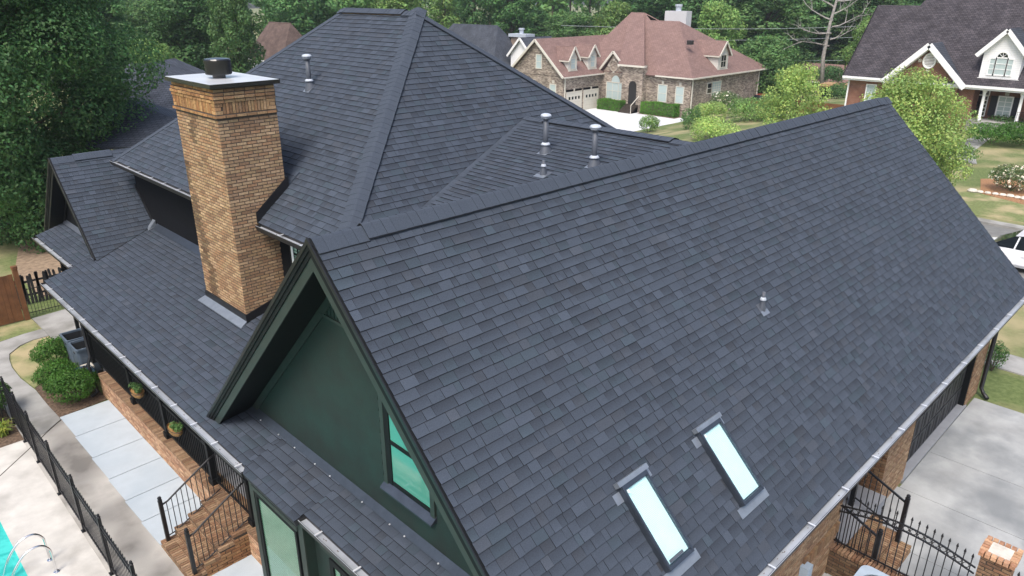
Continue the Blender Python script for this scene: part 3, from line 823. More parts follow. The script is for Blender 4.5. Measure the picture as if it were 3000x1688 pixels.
# chimney
CX0, CX1, CY0, CY1 = 6.15, 7.42, 14.49, 16.52
CZT = 8.19
chim = MB().box((CX0, CY0, 3.3), (CX1, CY1, 8.79)).build('chimney', 'mortar', HOUSE)
chim['label'] = 'tall tan brick chimney with corbelled top'
def soot(p):
    t = math.sin(p.y * 9.1 + p.z * 2.3) * math.sin(p.z * 3.7 + 1.2) + math.sin(p.y * 4.3 - p.z * 1.1)
    return .48 if (p.y > 15.75 and t > .5 and p.x < 6.3) else (.75 if (p.y > 15.4 and t > .8) else 1.0)
TA, TBk = (1.28, 1.16, .98), (1.2, 1.12, 1.02)
brick_field(chim, (CX0, CY1, 3.62), (0, -1, 0), (-1, 0, 0), CY1 - CY0, CZT - 3.62, 61, TA, dirt=soot)
brick_field(chim, (CX0, CY0, 3.62), (1, 0, 0), (0, -1, 0), CX1 - CX0, CZT - 3.62, 62, TBk)
zc = CZT
for (hgt, pr, kind) in ((BH, .045, 's'), (.225, .018, 'v'), (BH, .030, 's'), (BH, .048, 's'), (BH, .030, 's'), (BH, .004, 's')):
    for (o_, U_, N_, L_, tt) in (((CX0 - pr, CY1 + pr, zc), (0, -1, 0), (-1, 0, 0), CY1 - CY0 + 2 * pr, (1.25, .98, .66)), ((CX0 - pr, CY0 - pr, zc), (1, 0, 0), (0, -1, 0), CX1 - CX0 + pr, (1.1, .98, .82))):
        if kind == 's': brick_field(chim, o_, U_, N_, L_, hgt - .001, int(zc * 100), tt, proud=0)
        else:
            soldier(chim, Vector(o_) + Vector(U_) * .15, U_, N_, L_ - .3, .006, hgt - .006, int(zc * 100), tt, proud=.004)
            for q in range(3):
                for side in (0, 1):
                    rr = random.Random(q * 7 + side); u0 = 0 if side == 0 else L_ - .14 + (.0 if q % 2 else -.02)
                    brick(chim, o_, U_, (0, 0, 1), N_, (u0, u0 + (.14 if q % 2 == 0 else .11)), (q * .0735 + .004, q * .0735 + .068), (-.03, .006), rr, tt)
    zc += hgt
mb = MB()
for z0, z1, pr in ((CZT + .002, CZT + BH - .006, .043), (CZT + BH, CZT + BH + .222, .008), (CZT + .296, CZT + .296 + .19, .026)):
    mb.box((CX0 - pr, CY0 - pr, z0), (CX1, CY1 + pr, z1))
mb.build('corbel_core', 'mortar', chim)
cap = MB().box((CX0 - .10, CY0 - .10, 8.765), (CX1 + .10, CY1 + .10, 8.845)).build('chimney_cap', 'gloss_black', chim)
MB().box((CX0 - .085, CY0 - .085, 8.8455), (CX1 + .085, CY1 + .085, 8.850)).build('cap_sky_sheen', 'cap_sheen', cap)  # pale sheet: bright sky reflection put into the colour of the black cap's top
fl = MB().lathe([(.13, .004), (.13, .06), (.16, .065), (.25, .075), (.265, .09), (.265, .36), (.25, .385), (.12, .40), (.02, .405)], (6.75, 15.5, 8.845), 28).build('flue_cap', 'gloss_black', cap)
# flashings round the chimney foot and along the eave notch
z0 = porz(CX0)
mb = MB(); mb.box((CX0 - .03, CY0 - .035, z0 - .05), (CX0 - .004, CY1 + .035, z0 + .20))
mb.hexa([(CX0 - .004, CY0 - .035, z0), (CX1 - .3, CY0 - .035, porz(CX1 - .3)), (CX1 - .3, CY0 - .012, porz(CX1 - .3)), (CX0 - .004, CY0 - .012, z0),
         (CX0 - .004, CY0 - .035, z0 + .20), (CX1 - .3, CY0 - .035, porz(CX1 - .3) + .2), (CX1 - .3, CY0 - .012, porz(CX1 - .3) + .2), (CX0 - .004, CY0 - .012, z0 + .2)])
mb.build('base_flashing', 'black_metal', chim)
mb = MB()
q = lambda x, y, e: (x, y, porz(x) + e)
mb.hexa([q(CX0 - .20, CY0 - .10, .010), q(CX0 - .034, CY0 - .05, .010), q(CX0 - .034, CY1 + .05, .010), q(CX0 - .20, CY1 + .10, .010),
         q(CX0 - .20, CY0 - .10, .022), q(CX0 - .034, CY0 - .05, .06), q(CX0 - .034, CY1 + .05, .06), q(CX0 - .20, CY1 + .10, .022)])
mb.build('apron_flashing', 'light_flashing', chim)
mb = MB(); fz = lambda x: MZ + .815 * (x - MX)
mb.hexa([(MX - .02, CY0 - .03, fz(MX - .02)), (CX1 + .06, CY0 - .03, fz(CX1 + .06)), (CX1 + .06, CY0 - .010, fz(CX1 + .06)), (MX - .02, CY0 - .010, fz(MX - .02)),
         (MX - .02, CY0 - .03, fz(MX - .02) + .24), (CX1 + .06, CY0 - .03, fz(CX1 + .06) + .24), (CX1 + .06, CY0 - .010, fz(CX1 + .06) + .24), (MX - .02, CY0 - .010, fz(MX - .02) + .24)])
mb.box((CX1 + .03, CY0 - .029, fz(CX1) - .05), (CX1 + .07, CY0 + .3, fz(CX1) + .28)); mb.build('step_flashing', 'black_metal', chim)
# mounded cricket of shingles behind the chimney
mb = MB(); cc = Vector((CX1 + .25, CY0 + .1, fz(CX1 + .25)))
for i in range(3):
    xx = CX1 + .05 + i * .1
    mb.hexa([(xx, CY0 - .02, fz(xx) - .05), (xx + .11, CY0 - .02, fz(xx + .11) - .05), (xx + .11, CY1 + .1, fz(xx + .11) - .05), (xx, CY1 + .1, fz(xx) - .05),
             (xx, CY0 - .02, fz(xx) + .05), (xx + .11, CY0 - .02, fz(xx + .11) + .035), (xx + .11, CY1 + .1, fz(xx + .11) + .035), (xx, CY1 + .1, fz(xx) + .05)], (RNG.uniform(.8, 1.05),) * 3, (.8, .8, .8))
mb.build('chimney_cricket', 'shingle', HOUSE)

# ---- walls of the house
GW = 4.84                                    # green gable wall
w = MB()
w.box((7.13, 11.9, 0), (17.3, 23.3, 5.93)); main_wall = w.build('wall', 'dark_wall', HOUSE); main_wall['label'] = 'dark upper wall under the main eave'
w = MB(); g = [(GW, 3.74, 0), (GW, 11.96, 0), (GW, 11.96, 3.40), (GW, RY, 7.53), (GW, 3.74, 3.45)]
i = 0; w.v += g + [(22.1, y, z) for x, y, z in g]
w.f += [(0, 1, 2, 3, 4)[::-1], (5, 6, 7, 8, 9), (0, 5, 6, 1)[::-1], (1, 6, 7, 2)[::-1], (2, 7, 8, 3)[::-1], (3, 8, 9, 4)[::-1]]
w.c += [None] * 6; w.uv += [None] * 6        # the side towards the driveway stays open: it is built in brick below
gable = w.build('wall', 'green_paint', HOUSE); gable['label'] = 'dark green gable end wall'
# lapped siding boards on the gable
z = 3.40; k = 0
while z < 6.22:
    hw = min(4.1, 7.50 - z - .16)
    for (ya, yb) in ((RY - hw, 6.30), (7.50, RY + hw)) if 3.98 < z + .1 < 5.52 else ((RY - hw, RY + hw),):
        if yb - ya < .05: continue
        MB().hexa([(GW - .026, ya, z), (GW - .001, ya, z), (GW - .001, yb, z), (GW - .026, yb, z),
                   (GW - .008, ya, z + .174), (GW - .001, ya, z + .174), (GW - .001, yb, z + .174), (GW - .008, yb, z + .174)]).build('siding_board', 'green_paint', gable)
    z += .176; k += 1
# vertical slats of the gable vent above
mb = MB().box((GW - .05, RY - 1.30, 6.20), (GW - .002, RY + 1.30, 6.245)); mb.build('vent_sill', 'green_trim', gable)
y = RY - 1.22
while y < RY + 1.22:
    hz = 7.50 - abs(y + .04 - RY) - .10
    if hz > 6.30: MB().box((GW - .030, y, 6.247), (GW - .003, y + .072, hz)).build('slat', 'green_paint', gable)
    y += .092
# rake boards, soffits: left and right of both gables
def rake(x0, xw, yr, zr, run, sgn, mat, mat2, lab, zd=0.):
    Z = Vector((0, 0, 1)); d = Vector((0, sgn, -1)).normalized(); n = Vector((0, sgn, 1)).normalized() * 1; n = Vector((0, sgn * .7071, .7071))
    A = Vector((x0, yr, zr)); L = run * 2 ** .5; X = Vector((1, 0, 0))
    p = MB().obox(A, X, d, n, (.0, .022), (0, L), (-.30, -.105)).build('rake_board', mat2, HOUSE); p['label'] = lab
    MB().obox(A, X, d, n, (-.018, .004), (-.01, L), (-.16, -.004)).build('rake_moulding', mat, p)
    MB().obox(A, X, d, n, (-.034, -.016), (-.012, L + .01), (-.10, .002)).build('rake_moulding', mat, p)
    MB().obox(A, X, d, n, (-.046, -.030), (-.014, L + .015), (-.045, .010)).build('drip_edge', 'black_metal', p)
    MB().obox(A, X, d, n, (.024, xw - x0 - .02), (.0, L - .02), (-.29, -.27)).build('soffit', 'black_paint', p)
    MB().obox(A, X, d, n, (xw - x0 - .045, xw - x0 - .02), (.3, L - .1), (-.42, -.292)).build('frieze_board', mat2, p)
    return p
rake(GX0, GW, RY, RZ, 4.56, 1, 'black_paint', 'green_trim', 'deep left rake of the green gable')
rake(GX0 - .004, GW - .003, RY, RZ, 4.50, -1, 'black_paint', 'green_trim', 'right rake of the green gable')
MB().box((GX0, RY - .03, RZ - .42), (GW, RY + .03, RZ - .31)).build('rake_peak', 'green_trim', HOUSE)
# aluminium flashing where the skirt roof meets the gable wall
mb = MB(); mb.hexa([(GW - .10, 3.9, porz(GW - .1) + .014), (GW - .02, 3.9, porz(GW) + .016), (GW - .02, 11.9, porz(GW) + .016), (GW - .10, 11.9, porz(GW - .1) + .014),
                    (GW - .10, 3.9, porz(GW - .1) + .018), (GW - .02, 3.9, porz(GW) + .10), (GW - .02, 11.9, porz(GW) + .10), (GW - .10, 11.9, porz(GW - .1) + .018)])
mb.build('wall_flashing', 'grey_metal', HOUSE)
mb = MB()
for y in (11.2, 10.55, 10.0, 9.35, 8.9, 8.0, 7.3, 6.95, 6.2): mb.box((GW - .115, y, porz(GW - .11) + .016), (GW - .09, y + .02, porz(GW - .11) + .028))
tag(mb.build('nail_heads', 'strap_metal', HOUSE), kind='stuff')
# flashing at the wall over the porch roof
mb = MB(); mb.hexa([(6.98, 16.6, porz(6.98) + .014), (7.125, 16.6, porz(7.12) + .016), (7.125, 22.1, porz(7.12) + .016), (6.98, 22.1, porz(6.98) + .014), (6.98, 16.6, porz(6.98) + .02), (7.125, 16.6, porz(7.12) + .13), (7.125, 22.1, porz(7.12) + .13), (6.98, 22.1, porz(6.98) + .02)])
mb.build('wall_flashing', 'grey_metal', HOUSE)
mb = MB(); mb.hexa([(6.86, 22.13, porz(6.86) + .03), (7.11, 22.16, porz(7.1) + .03), (7.11, 22.40, porz(7.1) + .03), (6.92, 22.34, porz(6.92) + .03), (6.9, 22.15, porz(6.9) + .05), (7.12, 22.17, porz(7.1) + .22), (7.12, 22.39, porz(7.1) + .20), (6.95, 22.32, porz(6.92) + .10)])
mb.build('kickout_flashing', 'light_flashing', HOUSE)
MB().bar((7.115, 22.40, 4.14), (7.115, 23.4, 5.10), .03, .14).build('step_flashing', 'black_metal', HOUSE)

# ---- windows
def window_x(name, label, x, y0, y1, z0, z1, pane, fr, parent=HOUSE, depth=.05, mull=(), rails=(), sill=None, trim=.07, blind=None, proud=.03):
    """window in a wall facing -X"""
    f = MB()
    f.box((x - proud, y0 - trim, z0 - trim), (x + .02, y0, z1 + trim)); f.box((x - proud, y1, z0 - trim), (x + .02, y1 + trim, z1 + trim))
    f.box((x - proud, y0 + .001, z1), (x + .02, y1 - .001, z1 + trim)); f.box((x - proud, y0 + .001, z0 - trim), (x + .02, y1 - .001, z0))
    w_ = f.build(name, fr, parent); w_['label'] = label
    b = MB().box((x + depth - .005, y0 + .002, z0 + .002), (x + depth, y1 - .002, z1 - .002)) if not blind else None
    MB().box((x - .006, y0 + .001, z0 + .001), (x - .002, y1 - .001, z1 - .001)).build('pane', pane, w_)
    m = MB()
    for t in mull: m.box((x - .022, t - .016, z0 + .001), (x - .008, t + .016, z1 - .001))
    for t in rails: m.box((x - .024, y0 + .001, t - .02), (x - .0085, y1 - .001, t + .02))
    if m.v: m.build('glazing_bar', fr, w_)
    if sill: MB().box((x - .10, y0 - trim - .02, z0 - trim - .045), (x - .002, y1 + trim + .02, z0 - trim - .002)).build('sill', sill, w_)
    return w_
def blinds_x(x, y0, y1, z0, z1, step, mat, parent, tilt=.012):
    m = MB(); z = z0 + .01
    while z < z1 - .01:
        m.hexa([(x - tilt, y0, z), (x, y0, z), (x, y1, z), (x - tilt, y1, z), (x - .002, y0, z + step * .82), (x + .004, y0, z + step * .82), (x + .004, y1, z + step * .82), (x - .002, y1, z + step * .82)]); z += step
    return m.build('blind', mat, parent)
# upper gable window: deep dark reveal, sash, panes coloured with tree reflection and curtain
mb = MB()
mb.box((GW - .035, 7.38, 3.98), (GW + .0, 7.47, 5.52)); mb.box((GW - .035, 6.33, 3.98), (GW + .0, 6.42, 5.52)); mb.box((GW - .034, 6.421, 5.44), (GW, 7.379, 5.52))
win = mb.build('window', 'green_trim', HOUSE); win['label'] = 'tall sash window in the green gable'
MB().hexa([(GW - .11, 6.32, 3.93), (GW - .001, 6.32, 3.95), (GW - .001, 7.48, 3.95), (GW - .11, 7.48, 3.93), (GW - .11, 6.32, 3.955), (GW - .001, 6.32, 4.04), (GW - .001, 7.48, 4.04), (GW - .11, 7.48, 3.955)]).build('sill', 'grey_metal', win)
mb = MB(); mb.box((GW - .030, 7.27, 4.05), (GW - .002, 7.378, 5.438)); mb.box((GW - .026, 6.425, 4.05), (GW - .004, 7.268, 4.12)); mb.box((GW - .029, 6.425, 4.74), (GW - .004, 7.268, 4.80)); mb.box((GW - .028, 6.425, 5.38), (GW - .004, 7.268, 5.437)); mb.build('sash', 'black_paint', win)
MB().box((GW - .016, 6.43, 4.122), (GW - .012, 7.265, 4.738)).build('pane', 'teal_glass', win); MB().box((GW - .016, 6.43, 4.802), (GW - .012, 7.265, 5.378)).build('pane', 'teal_glass', win)
# upper wall window beside the chimney
win = window_x('window', 'white-blinded window half hidden by the gable', 7.128, 12.95, 13.95, 4.3, 5.62, 'pane_clear', 'black_paint', mull=(13.2, 13.45, 13.7), rails=(4.6, 4.95, 5.3), trim=.08)
blinds_x(7.127, 12.96, 13.94, 4.31, 5.61, .07, 'white_plastic', win, .0)
MB().box((7.09, 13.86, 4.31), (7.10, 13.945, 5.61)).build('casing', 'white_plastic', win)
# lower room walls under the skirt roof
low = MB(); low.box((4.07, 8.66, 0), (4.8, 10.44, porz(4.07) - .12)); low.box((4.22, 3.8, 0), (4.8, 8.655, porz(4.22) - .12))
low = low.build('wall', 'green_paint', HOUSE); low['label'] = 'dark green wall of the garden room'
mb = MB(); mb.box((4.045, 10.30, 0), (4.068, 10.445, 3.0)); mb.box((4.045, 8.655, 0), (4.068, 8.80, 3.0)); mb.box((4.04, 8.801, 2.86), (4.068, 10.299, 3.0)); mb.box((4.02, 8.801, 2.78), (4.068, 10.299, 2.855)); mb.build('corner_board', 'green_trim', low)
win = window_x('window', 'large pale green window of the garden room bay', 4.066, 8.93, 10.17, .55, 2.68, 'pane_clear', 'black_paint', mull=(), rails=(), trim=.06)
blinds_x(4.064, 8.94, 10.16, .56, 2.67, .055, 'blind_green', win, .0)
win = window_x('window', 'dark framed glazed door below the gutter', 4.218, 6.9, 8.1, .3, 2.45, 'pane_clear', 'black_paint', mull=(7.15, 7.4, 7.65, 7.9), rails=(.7, 1.1, 1.5, 1.9, 2.25), trim=.10)
blinds_x(4.216, 6.91, 8.09, .31, 2.44, .055, 'blind_green', win, .0)
MB().box((4.19, 7.2, 2.60), (4.216, 8.45, 2.83)).build('trim_panel', 'green_trim', low)
# dark side gable wall
mb = MB(); g = [(5.72, 22.0, 0), (5.72, 26.8, 0), (5.72, 26.8, 3.5), (5.72, LY, LZ - .12), (5.72, 22.0, 3.55)]
mb.v += g + [(8.2, y, z) for x, y, z in g]; mb.f += [(4, 3, 2, 1, 0), (5, 6, 7, 8, 9), (0, 5, 9, 4), (1, 2, 7, 6)]; mb.c += [None] * 4; mb.uv += [None] * 4
o = mb.build('wall', 'dark_wall', HOUSE); o['label'] = 'near black wall of the side gable'
rake(LX, 5.72, LY, LZ, 2.82, 1, 'black_paint', 'black_paint', 'dark left rake of the side gable')
rake(LX - .004, 5.717, LY, LZ, 2.45, -1, 'black_paint', 'black_paint', 'dark right rake of the side gable')
mb = MB(); mb.hexa([(5.62, 22.3, porz(5.62) + .014), (5.715, 22.3, porz(5.7) + .016), (5.715, 26.2, porz(5.7) + .016), (5.62, 26.2, porz(5.62) + .014), (5.62, 22.3, porz(5.62) + .02), (5.715, 22.3, porz(5.7) + .10), (5.715, 26.2, porz(5.7) + .10), (5.62, 26.2, porz(5.62) + .02)])
mb.build('wall_flashing', 'pipe_grey', HOUSE)

# ---- skylights
S2 = 2 ** -.5
FU, FV, FN = Vector((1, 0, 0)), Vector((0, S2, S2)), Vector((0, -S2, S2))
for n_, (cx, cy, wx, ly) in enumerate(skc):
    c = Vector((cx, cy, 0)); c.z = RZ - (RY - (cy + .0707)) ; c = Vector((cx, cy + .0707, RZ - RY + cy + .0707)); c0 = Vector((cx, cy + .0707, RZ - (RY - cy - .0707)))
    hw, hl = wx / 2, ly / 2
    f = MB()
    for s in (-1, 1): f.obox(c0, FU, FV, FN, (s * hw - (.034 if s > 0 else 0), s * hw + (.034 if s < 0 else 0)), (-hl, hl), (-.01, .105))
    f.obox(c0, FU, FV, FN, (-hw + .0345, hw - .0345), (hl - .06, hl), (-.01, .105)); f.obox(c0, FU, FV, FN, (-hw + .0345, hw - .0345), (-hl, -hl + .05), (-.01, .10))
    sk = f.build('skylight', 'grey_metal', HOUSE); sk['label'] = ('skylight nearer the ridge end with its cyan blind drawn', 'skylight higher up reflecting bright sky')[n_]
    MB().obox(c0, FU, FV, FN, (-hw + .035, hw - .035), (-hl + .051, hl - .061), (.088, .092)).build('pane', 'skylight_glass', sk)
    m = MB(); k = int((2 * hl - .13) / .02); st = (2 * hl - .13) / k
    for i in range(k):
        v0 = -hl + .06 + i * st
        m.face([c0 + FU * (-hw + .036) + FV * v0 + FN * .055, c0 + FU * (hw - .036) + FV * v0 + FN * .055, c0 + FU * (hw - .036) + FV * (v0 + st / 2) + FN * .062, c0 + FU * (-hw + .036) + FV * (v0 + st / 2) + FN * .062])
        m.face([c0 + FU * (-hw + .036) + FV * (v0 + st / 2) + FN * .062, c0 + FU * (hw - .036) + FV * (v0 + st / 2) + FN * .062, c0 + FU * (hw - .036) + FV * (v0 + st) + FN * .055, c0 + FU * (-hw + .036) + FV * (v0 + st) + FN * .055])
    m.build('blind', 'blind_cyan', sk)
    m = MB().obox(c0, FU, FV, FN, (-hw - .05, hw + .05), (hl + .001, hl + .07), (.03, .12)); m.build('head_cowl', 'light_flashing', sk)
    m = MB(); m.obox(c0, FU, FV, FN, (-hw - .11, hw + .11), (-hl - .14, -hl - .001), (.018, .024)); MB().obox(c0, FU, FV, FN, (-hw - .012, -hw - .001), (-hl, hl), (.0, .09)).build('side_cladding', 'grey_metal', sk); MB().obox(c0, FU, FV, FN, (hw + .001, hw + .012), (-hl, hl), (.0, .09)).build('side_cladding', 'grey_metal', sk)
    m.build('sill_flashing', 'light_flashing', sk)
    MB().obox(c0, FU, FV, FN, (-hw - .15, -hw - .014), (hl - .18, hl - .04), (.018, .022)).build('step_flashing', 'light_flashing', sk); MB().obox(c0, FU, FV, FN, (hw + .014, hw + .12), (hl - .12, hl + .02), (.018, .022)).build('step_flashing', 'light_flashing', sk)
    m = MB().obox(c0, FU, FV, FN, (-hw + .055, -hw + .085), (hl - .12, hl - .075), (.0935, .10)); m.build('bracket', 'white_plastic', sk)
    if n_ == 0: MB().obox(c0, FU, FV, FN, (-hw + .07, hw - .17), (-hl + .075, -hl + .115), (.0935, .098)).build('solar_strip', 'pipe_grey', sk)

# ---- vent pipes
def vent(P, N, label, h=.74, rad=.058, capped=True, fl=.14):
    P = Vector(P); N = Vector(N).normalized(); U = Vector((0, 0, 1)).cross(N).normalized(); V = N.cross(U)
    p = MB().lathe([(rad, -.05), (rad, h)], P, 16).build('vent_pipe', 'pipe_grey', HOUSE, True); p['label'] = label
    MB().obox(P, U, V, N, (-fl, fl), (-fl * .3, fl * .9), (.012, .018)).build('flashing', 'pipe_grey', p); MB().obox(P, U, V, N, (-fl * .95, fl * .95), (-fl * 1.1, -fl * .31), (.018, .022)).build('flashing_apron', 'light_flashing', p)
    m = MB(); n = 16
    ring0 = [P + U * (rad * 2.3 * cos(2 * pi * j / n)) + V * (rad * 2.6 * sin(2 * pi * j / n)) + N * .016 for j in range(n)]
    ring1 = [P + Vector((rad * 1.25 * cos(2 * pi * j / n), rad * 1.25 * sin(2 * pi * j / n), .17)) for j in range(n)]
    # match the two rings by angle about the vertical
    ring0.sort(key=lambda q: atan2(q.y - P.y, q.x - P.x)); ring1.sort(key=lambda q: atan2(q.y - P.y, q.x - P.x))
    for j in range(n): m.face([ring0[j], ring0[(j + 1) % n], ring1[(j + 1) % n], ring1[j]])
    m.build('boot', 'pipe_grey', p, True)
    m = MB().lathe([(rad * 1.15, .165), (rad * 1.75, .17), (rad * 1.8, .185), (rad * 1.4, .215), (rad * 1.1, .225)], P, 18); m.build('storm_collar', 'pipe_light', p, True)
    if capped:
        MB().lathe([(rad * 1.1, h - .02), (rad * 1.6, h - .01), (rad * 1.6, h + .005)], P, 18).build('cap_ring', 'pipe_grey', p)
        MB().lathe([(rad * 1.75, h + .015), (rad * 1.75, h + .03)], P, 18).build('cap_ring', 'pipe_light', p)
        MB().lathe([(rad * 1.5, h + .0305), (rad * 2.05, h + .045), (rad * 2.05, h + .07), (rad * 1.7, h + .095), (rad * .8, h + .11), (.005, h + .112)], P, 20).build('rain_cap', 'pipe_light', p, True)
    return p
KN = (-KS, 0, 1)
onK = lambda q: onpl(q, (-KS, 0, 1), KZ - KS * KX)
vent(onK((1598, 447)), KN, 'left of the two tall capped vent pipes')
vent(onK((1740, 487)), KN, 'right of the two tall capped vent pipes')
vent(onK((1592, 512)), KN, 'short bare pipe below the tall vents', .30, .032, False, .15)
onM = lambda q: onpl(q, (-.815, 0, 1), MZ - .815 * MX)
vent(onM((908, 259)), (-.815, 0, 1), 'single capped vent pipe on the main roof', .70)
vent(onF((2232, 905)), (0, -1, 1), 'short bare pipe with a cone boot on the garage slope', .32, .030, False, .12)
q = onM((812, 425))
MB().lathe([(.05, 0), (.05, .18), (.075, .19), (.075, .26), (.05, .27), (.05, .42), (.06, .43), (.06, .5)], (q.x, q.y, q.z - .05), 12).build('plastic_vent', 'white_plastic', HOUSE)

# ---- porch: brick base, posts, railings, steps
FLZ = .67; PX = 4.48
pw = MB().box((PX + .0015, 10.46, 0), (4.86, 20.92, FLZ - .075)).build('porch_base', 'mortar', HOUSE); pw['label'] = 'low brick wall carrying the porch'
TP = (1.38, 1.22, 1.14)
brick_field(pw, (PX, 20.92, .0), (0, -1, 0), (-1, 0, 0), 20.92 - 10.46, FLZ - .07, 71, TP)
for x0 in (PX - .02, PX + .195): soldier(pw, (x0, 10.46, FLZ - .07), (0, 1, 0), (0, 0, 1), 10.46, 0, .205, 72 + int(x0 * 10), (.82, .74, .68), proud=.068, V=(1, 0, 0), nd=-.002)
MB().box((4.86, 10.46, 0), (7.1, 22.0, FLZ - .02)).build('porch_floor', 'concrete_slab', HOUSE)
MB().box((4.05, 10.5, porz(4.05) - .26), (4.14, 22.2, porz(4.05) - .115)).build('porch_beam', 'black_paint', HOUSE)
PXC = 4.66
pys = [12.02, 13.86, 16.35, 18.55, 21.75]
for y in pys:
    p = MB().box((PXC - .07, y - .07, FLZ), (PXC + .07, y + .07, porz(PXC) - .12)).build('porch_post', 'black_paint', HOUSE)
    MB().box((PXC - .10, y - .10, FLZ + .001), (PXC + .10, y + .10, FLZ + .14)).build('post_base', 'black_paint', p)
    MB().box((PXC - .095, y - .095, FLZ + 1.02), (PXC + .095, y + .095, FLZ + 1.10)).build('post_collar', 'black_paint', p)
def railing(y0, y1, label, iron=False):
    top = FLZ + (.95 if not iron else .98)
    w_ = .09 if not iron else .035
    p = MB().box((PXC - w_ / 2, y0, top - .05), (PXC + w_ / 2, y1, top)).build('railing', 'black_paint', HOUSE); p['label'] = label
    MB().box((PXC - w_ / 3, y0, FLZ + .09), (PXC + w_ / 3, y1, FLZ + .14)).build('bottom_rail', 'black_paint', p)
    s = .036 if not iron else .016
    me = MB().box((PXC - s / 2, 0, FLZ + .14), (PXC + s / 2, s, top - .05)).data('baluster'); me.materials.append(MATS['black_paint'])
    n = int((y1 - y0) / .115)
    for i in range(1, n):
        o = bpy.data.objects.new('baluster', me); COL.objects.link(o); o.parent = p; o.location = (0, y0 + (y1 - y0) * i / n - s / 2, 0)
for i in range(1, 4): railing(pys[i] + .08, pys[i + 1] - .08, ['', 'porch railing beside the steps', 'porch railing with the flower baskets', 'far porch railing by the bins'][i])
railing(pys[0] + .08, pys[1] - .08, 'thin iron railing at the head of the steps', True)
# downspout at the far porch corner and elbow over the brick base
MB().tube([(4.10, 21.4, porz(4.1) - .13), (4.3, 21.25, 2.6), (4.42, 21.2, 2.3), (4.42, 21.1, 1.15), (4.30, 21.02, .95), (4.33, 20.98, .7), (4.36, 20.95, .12), (4.18, 20.93, .05)], .045, 8).build('downspout', 'black_metal', HOUSE, True)
# brick steps
steps = MB().box((3.62, 12.06, 0), (PX, 13.46, .10)).build('porch_steps', 'mortar', HOUSE); steps['label'] = 'brick steps from the patio to the porch'
sx = [3.28, 3.58, 3.88, 4.18]; szs = [.165, .33, .495, .655]
for i in range(4):
    x0 = sx[i]; z1 = szs[i]; y0 = 12.0 + (.0 if i else 0); y1 = 13.50 - (.0 if i == 0 else 0)
    x1 = PX if i == 3 else PX
    MB().box((x0 + .012, y0 + .012, .0), (PX, y1 - .012, z1 - .07)).build('step_core', 'mortar_dark', steps)
    TS = (.80, .72, .66)
    soldier(steps, (x0, y0, z1 - .068), (0, 1, 0), (0, 0, 1), y1 - y0, 0, .205, 80 + i, TS, proud=.066, V=(1, 0, 0), nd=.0)
    soldier(steps, (x0 + .213, y0, z1 - .068), (0, 1, 0), (0, 0, 1), y1 - y0, 0, .10, 90 + i, TS, proud=.062, V=(1, 0, 0), nd=.0)
    brick_field(steps, (x0 + .004, y1, max(0, z1 - .165)), (0, -1, 0), (-1, 0, 0), y1 - y0, .095, 100 + i, TS)
    brick_field(steps, (x0 + .01, y0 + .004, 0), (1, 0, 0), (0, -1, 0), PX - x0 - .01, z1 - .07, 110 + i, (.92, .72, .55), clipf=(lambda a, v, i=i: i == 3 or a < .32))
def handrail(y, x0, x1, za, zb, label, parent=HOUSE):
    p = MB().box((x0 - .035, y - .035, .165), (x0 + .035, y + .035, za + .02)).build('handrail', 'black_metal', parent); p['label'] = label
    MB().lathe([(.03, 0), (.045, .01), (.045, .03), (.018, .04), (.035, .06), (.04, .08), (.03, .105), (.005, .115)], (x0, y, za + .02), 12).build('ball_finial', 'black_metal', p)
    top = [Vector((x0, y, za - .08)), Vector((x0 + .14, y, za - .04)), Vector((x0 + .3, y, za + .06)), Vector((x1 - .15, y, zb - .06)), Vector((x1, y, zb))]
    bot = [Vector((x0, y, .26)), Vector((x0 + .2, y, .30)), Vector((x1 - .15, y, FLZ + .06)), Vector((x1, y, FLZ + .12))]
    m = MB().tube(top, .019, 8); m.build('top_rail', 'black_metal', p, True); MB().tube(bot, .013, 8).build('bottom_rail', 'black_metal', p, True)
    def zat(l, x):
        for a, b in zip(l, l[1:]):
            if a.x <= x <= b.x: return a.z + (b.z - a.z) * (x - a.x) / (b.x - a.x)
        return l[-1].z
    x = x0 + .11
    while x < x1 - .05:
        MB().tube([(x, y, zat(bot, x)), (x, y, zat(top, x))], .0085, 6).build('baluster', 'black_metal', p); x += .105
handrail(13.40, 3.40, 4.59, 1.10, FLZ + .98, 'iron handrail on the far side of the porch steps')
handrail(12.10, 3.40, 4.59, 1.10, FLZ + .98, 'iron handrail on the near side of the porch steps')

# ---- driveway side of the house: brick, recessed side entry, garage door
SY = 3.70
sw = MB(); sw.box((GW + .002, SY + .0015, 0), (12.44, SY + .3, 2.98)); sw.box((14.76, SY + .0015, 0), (16.34, SY + .3, 2.98)); sw.box((21.0, SY + .0015, 0), (22.1, SY + .3, 2.98))
sw = sw.build('wall', 'mortar', HOUSE); sw['label'] = 'brick wall along the driveway'
TD = (1.10, .98, .84)
TD = (1.0, .95, .89)
brick_field(sw, (9.4, SY, .0), (1, 0, 0), (0, -1, 0), 12.45 - 9.4, 2.96, 121, TD)
brick_field(sw, (14.75, SY, .0), (1, 0, 0), (0, -1, 0), 1.6, 2.96, 122, TD)
brick_field(sw, (20.99, SY, .0), (1, 0, 0), (0, -1, 0), 1.12, 2.96, 123, TD)
soldier(sw, (10.9, SY, .92), (1, 0, 0), (0, -1, 0), 1.5, 0, .22, 124, (.8, .72, .62), proud=.05)
MB().box((11.0, SY - .012, .62), (11.08, SY - .0, .72)).build('weep_vent', 'black_paint', HOUSE)
rec = MB(); rec.box((12.45, 5.2, 0), (14.75, 5.3, 2.98)); rec.box((12.35, SY + .31, 0), (12.44, 5.2, 2.98)); rec.box((14.76, SY + .31, 0), (14.86, 5.2, 2.98))
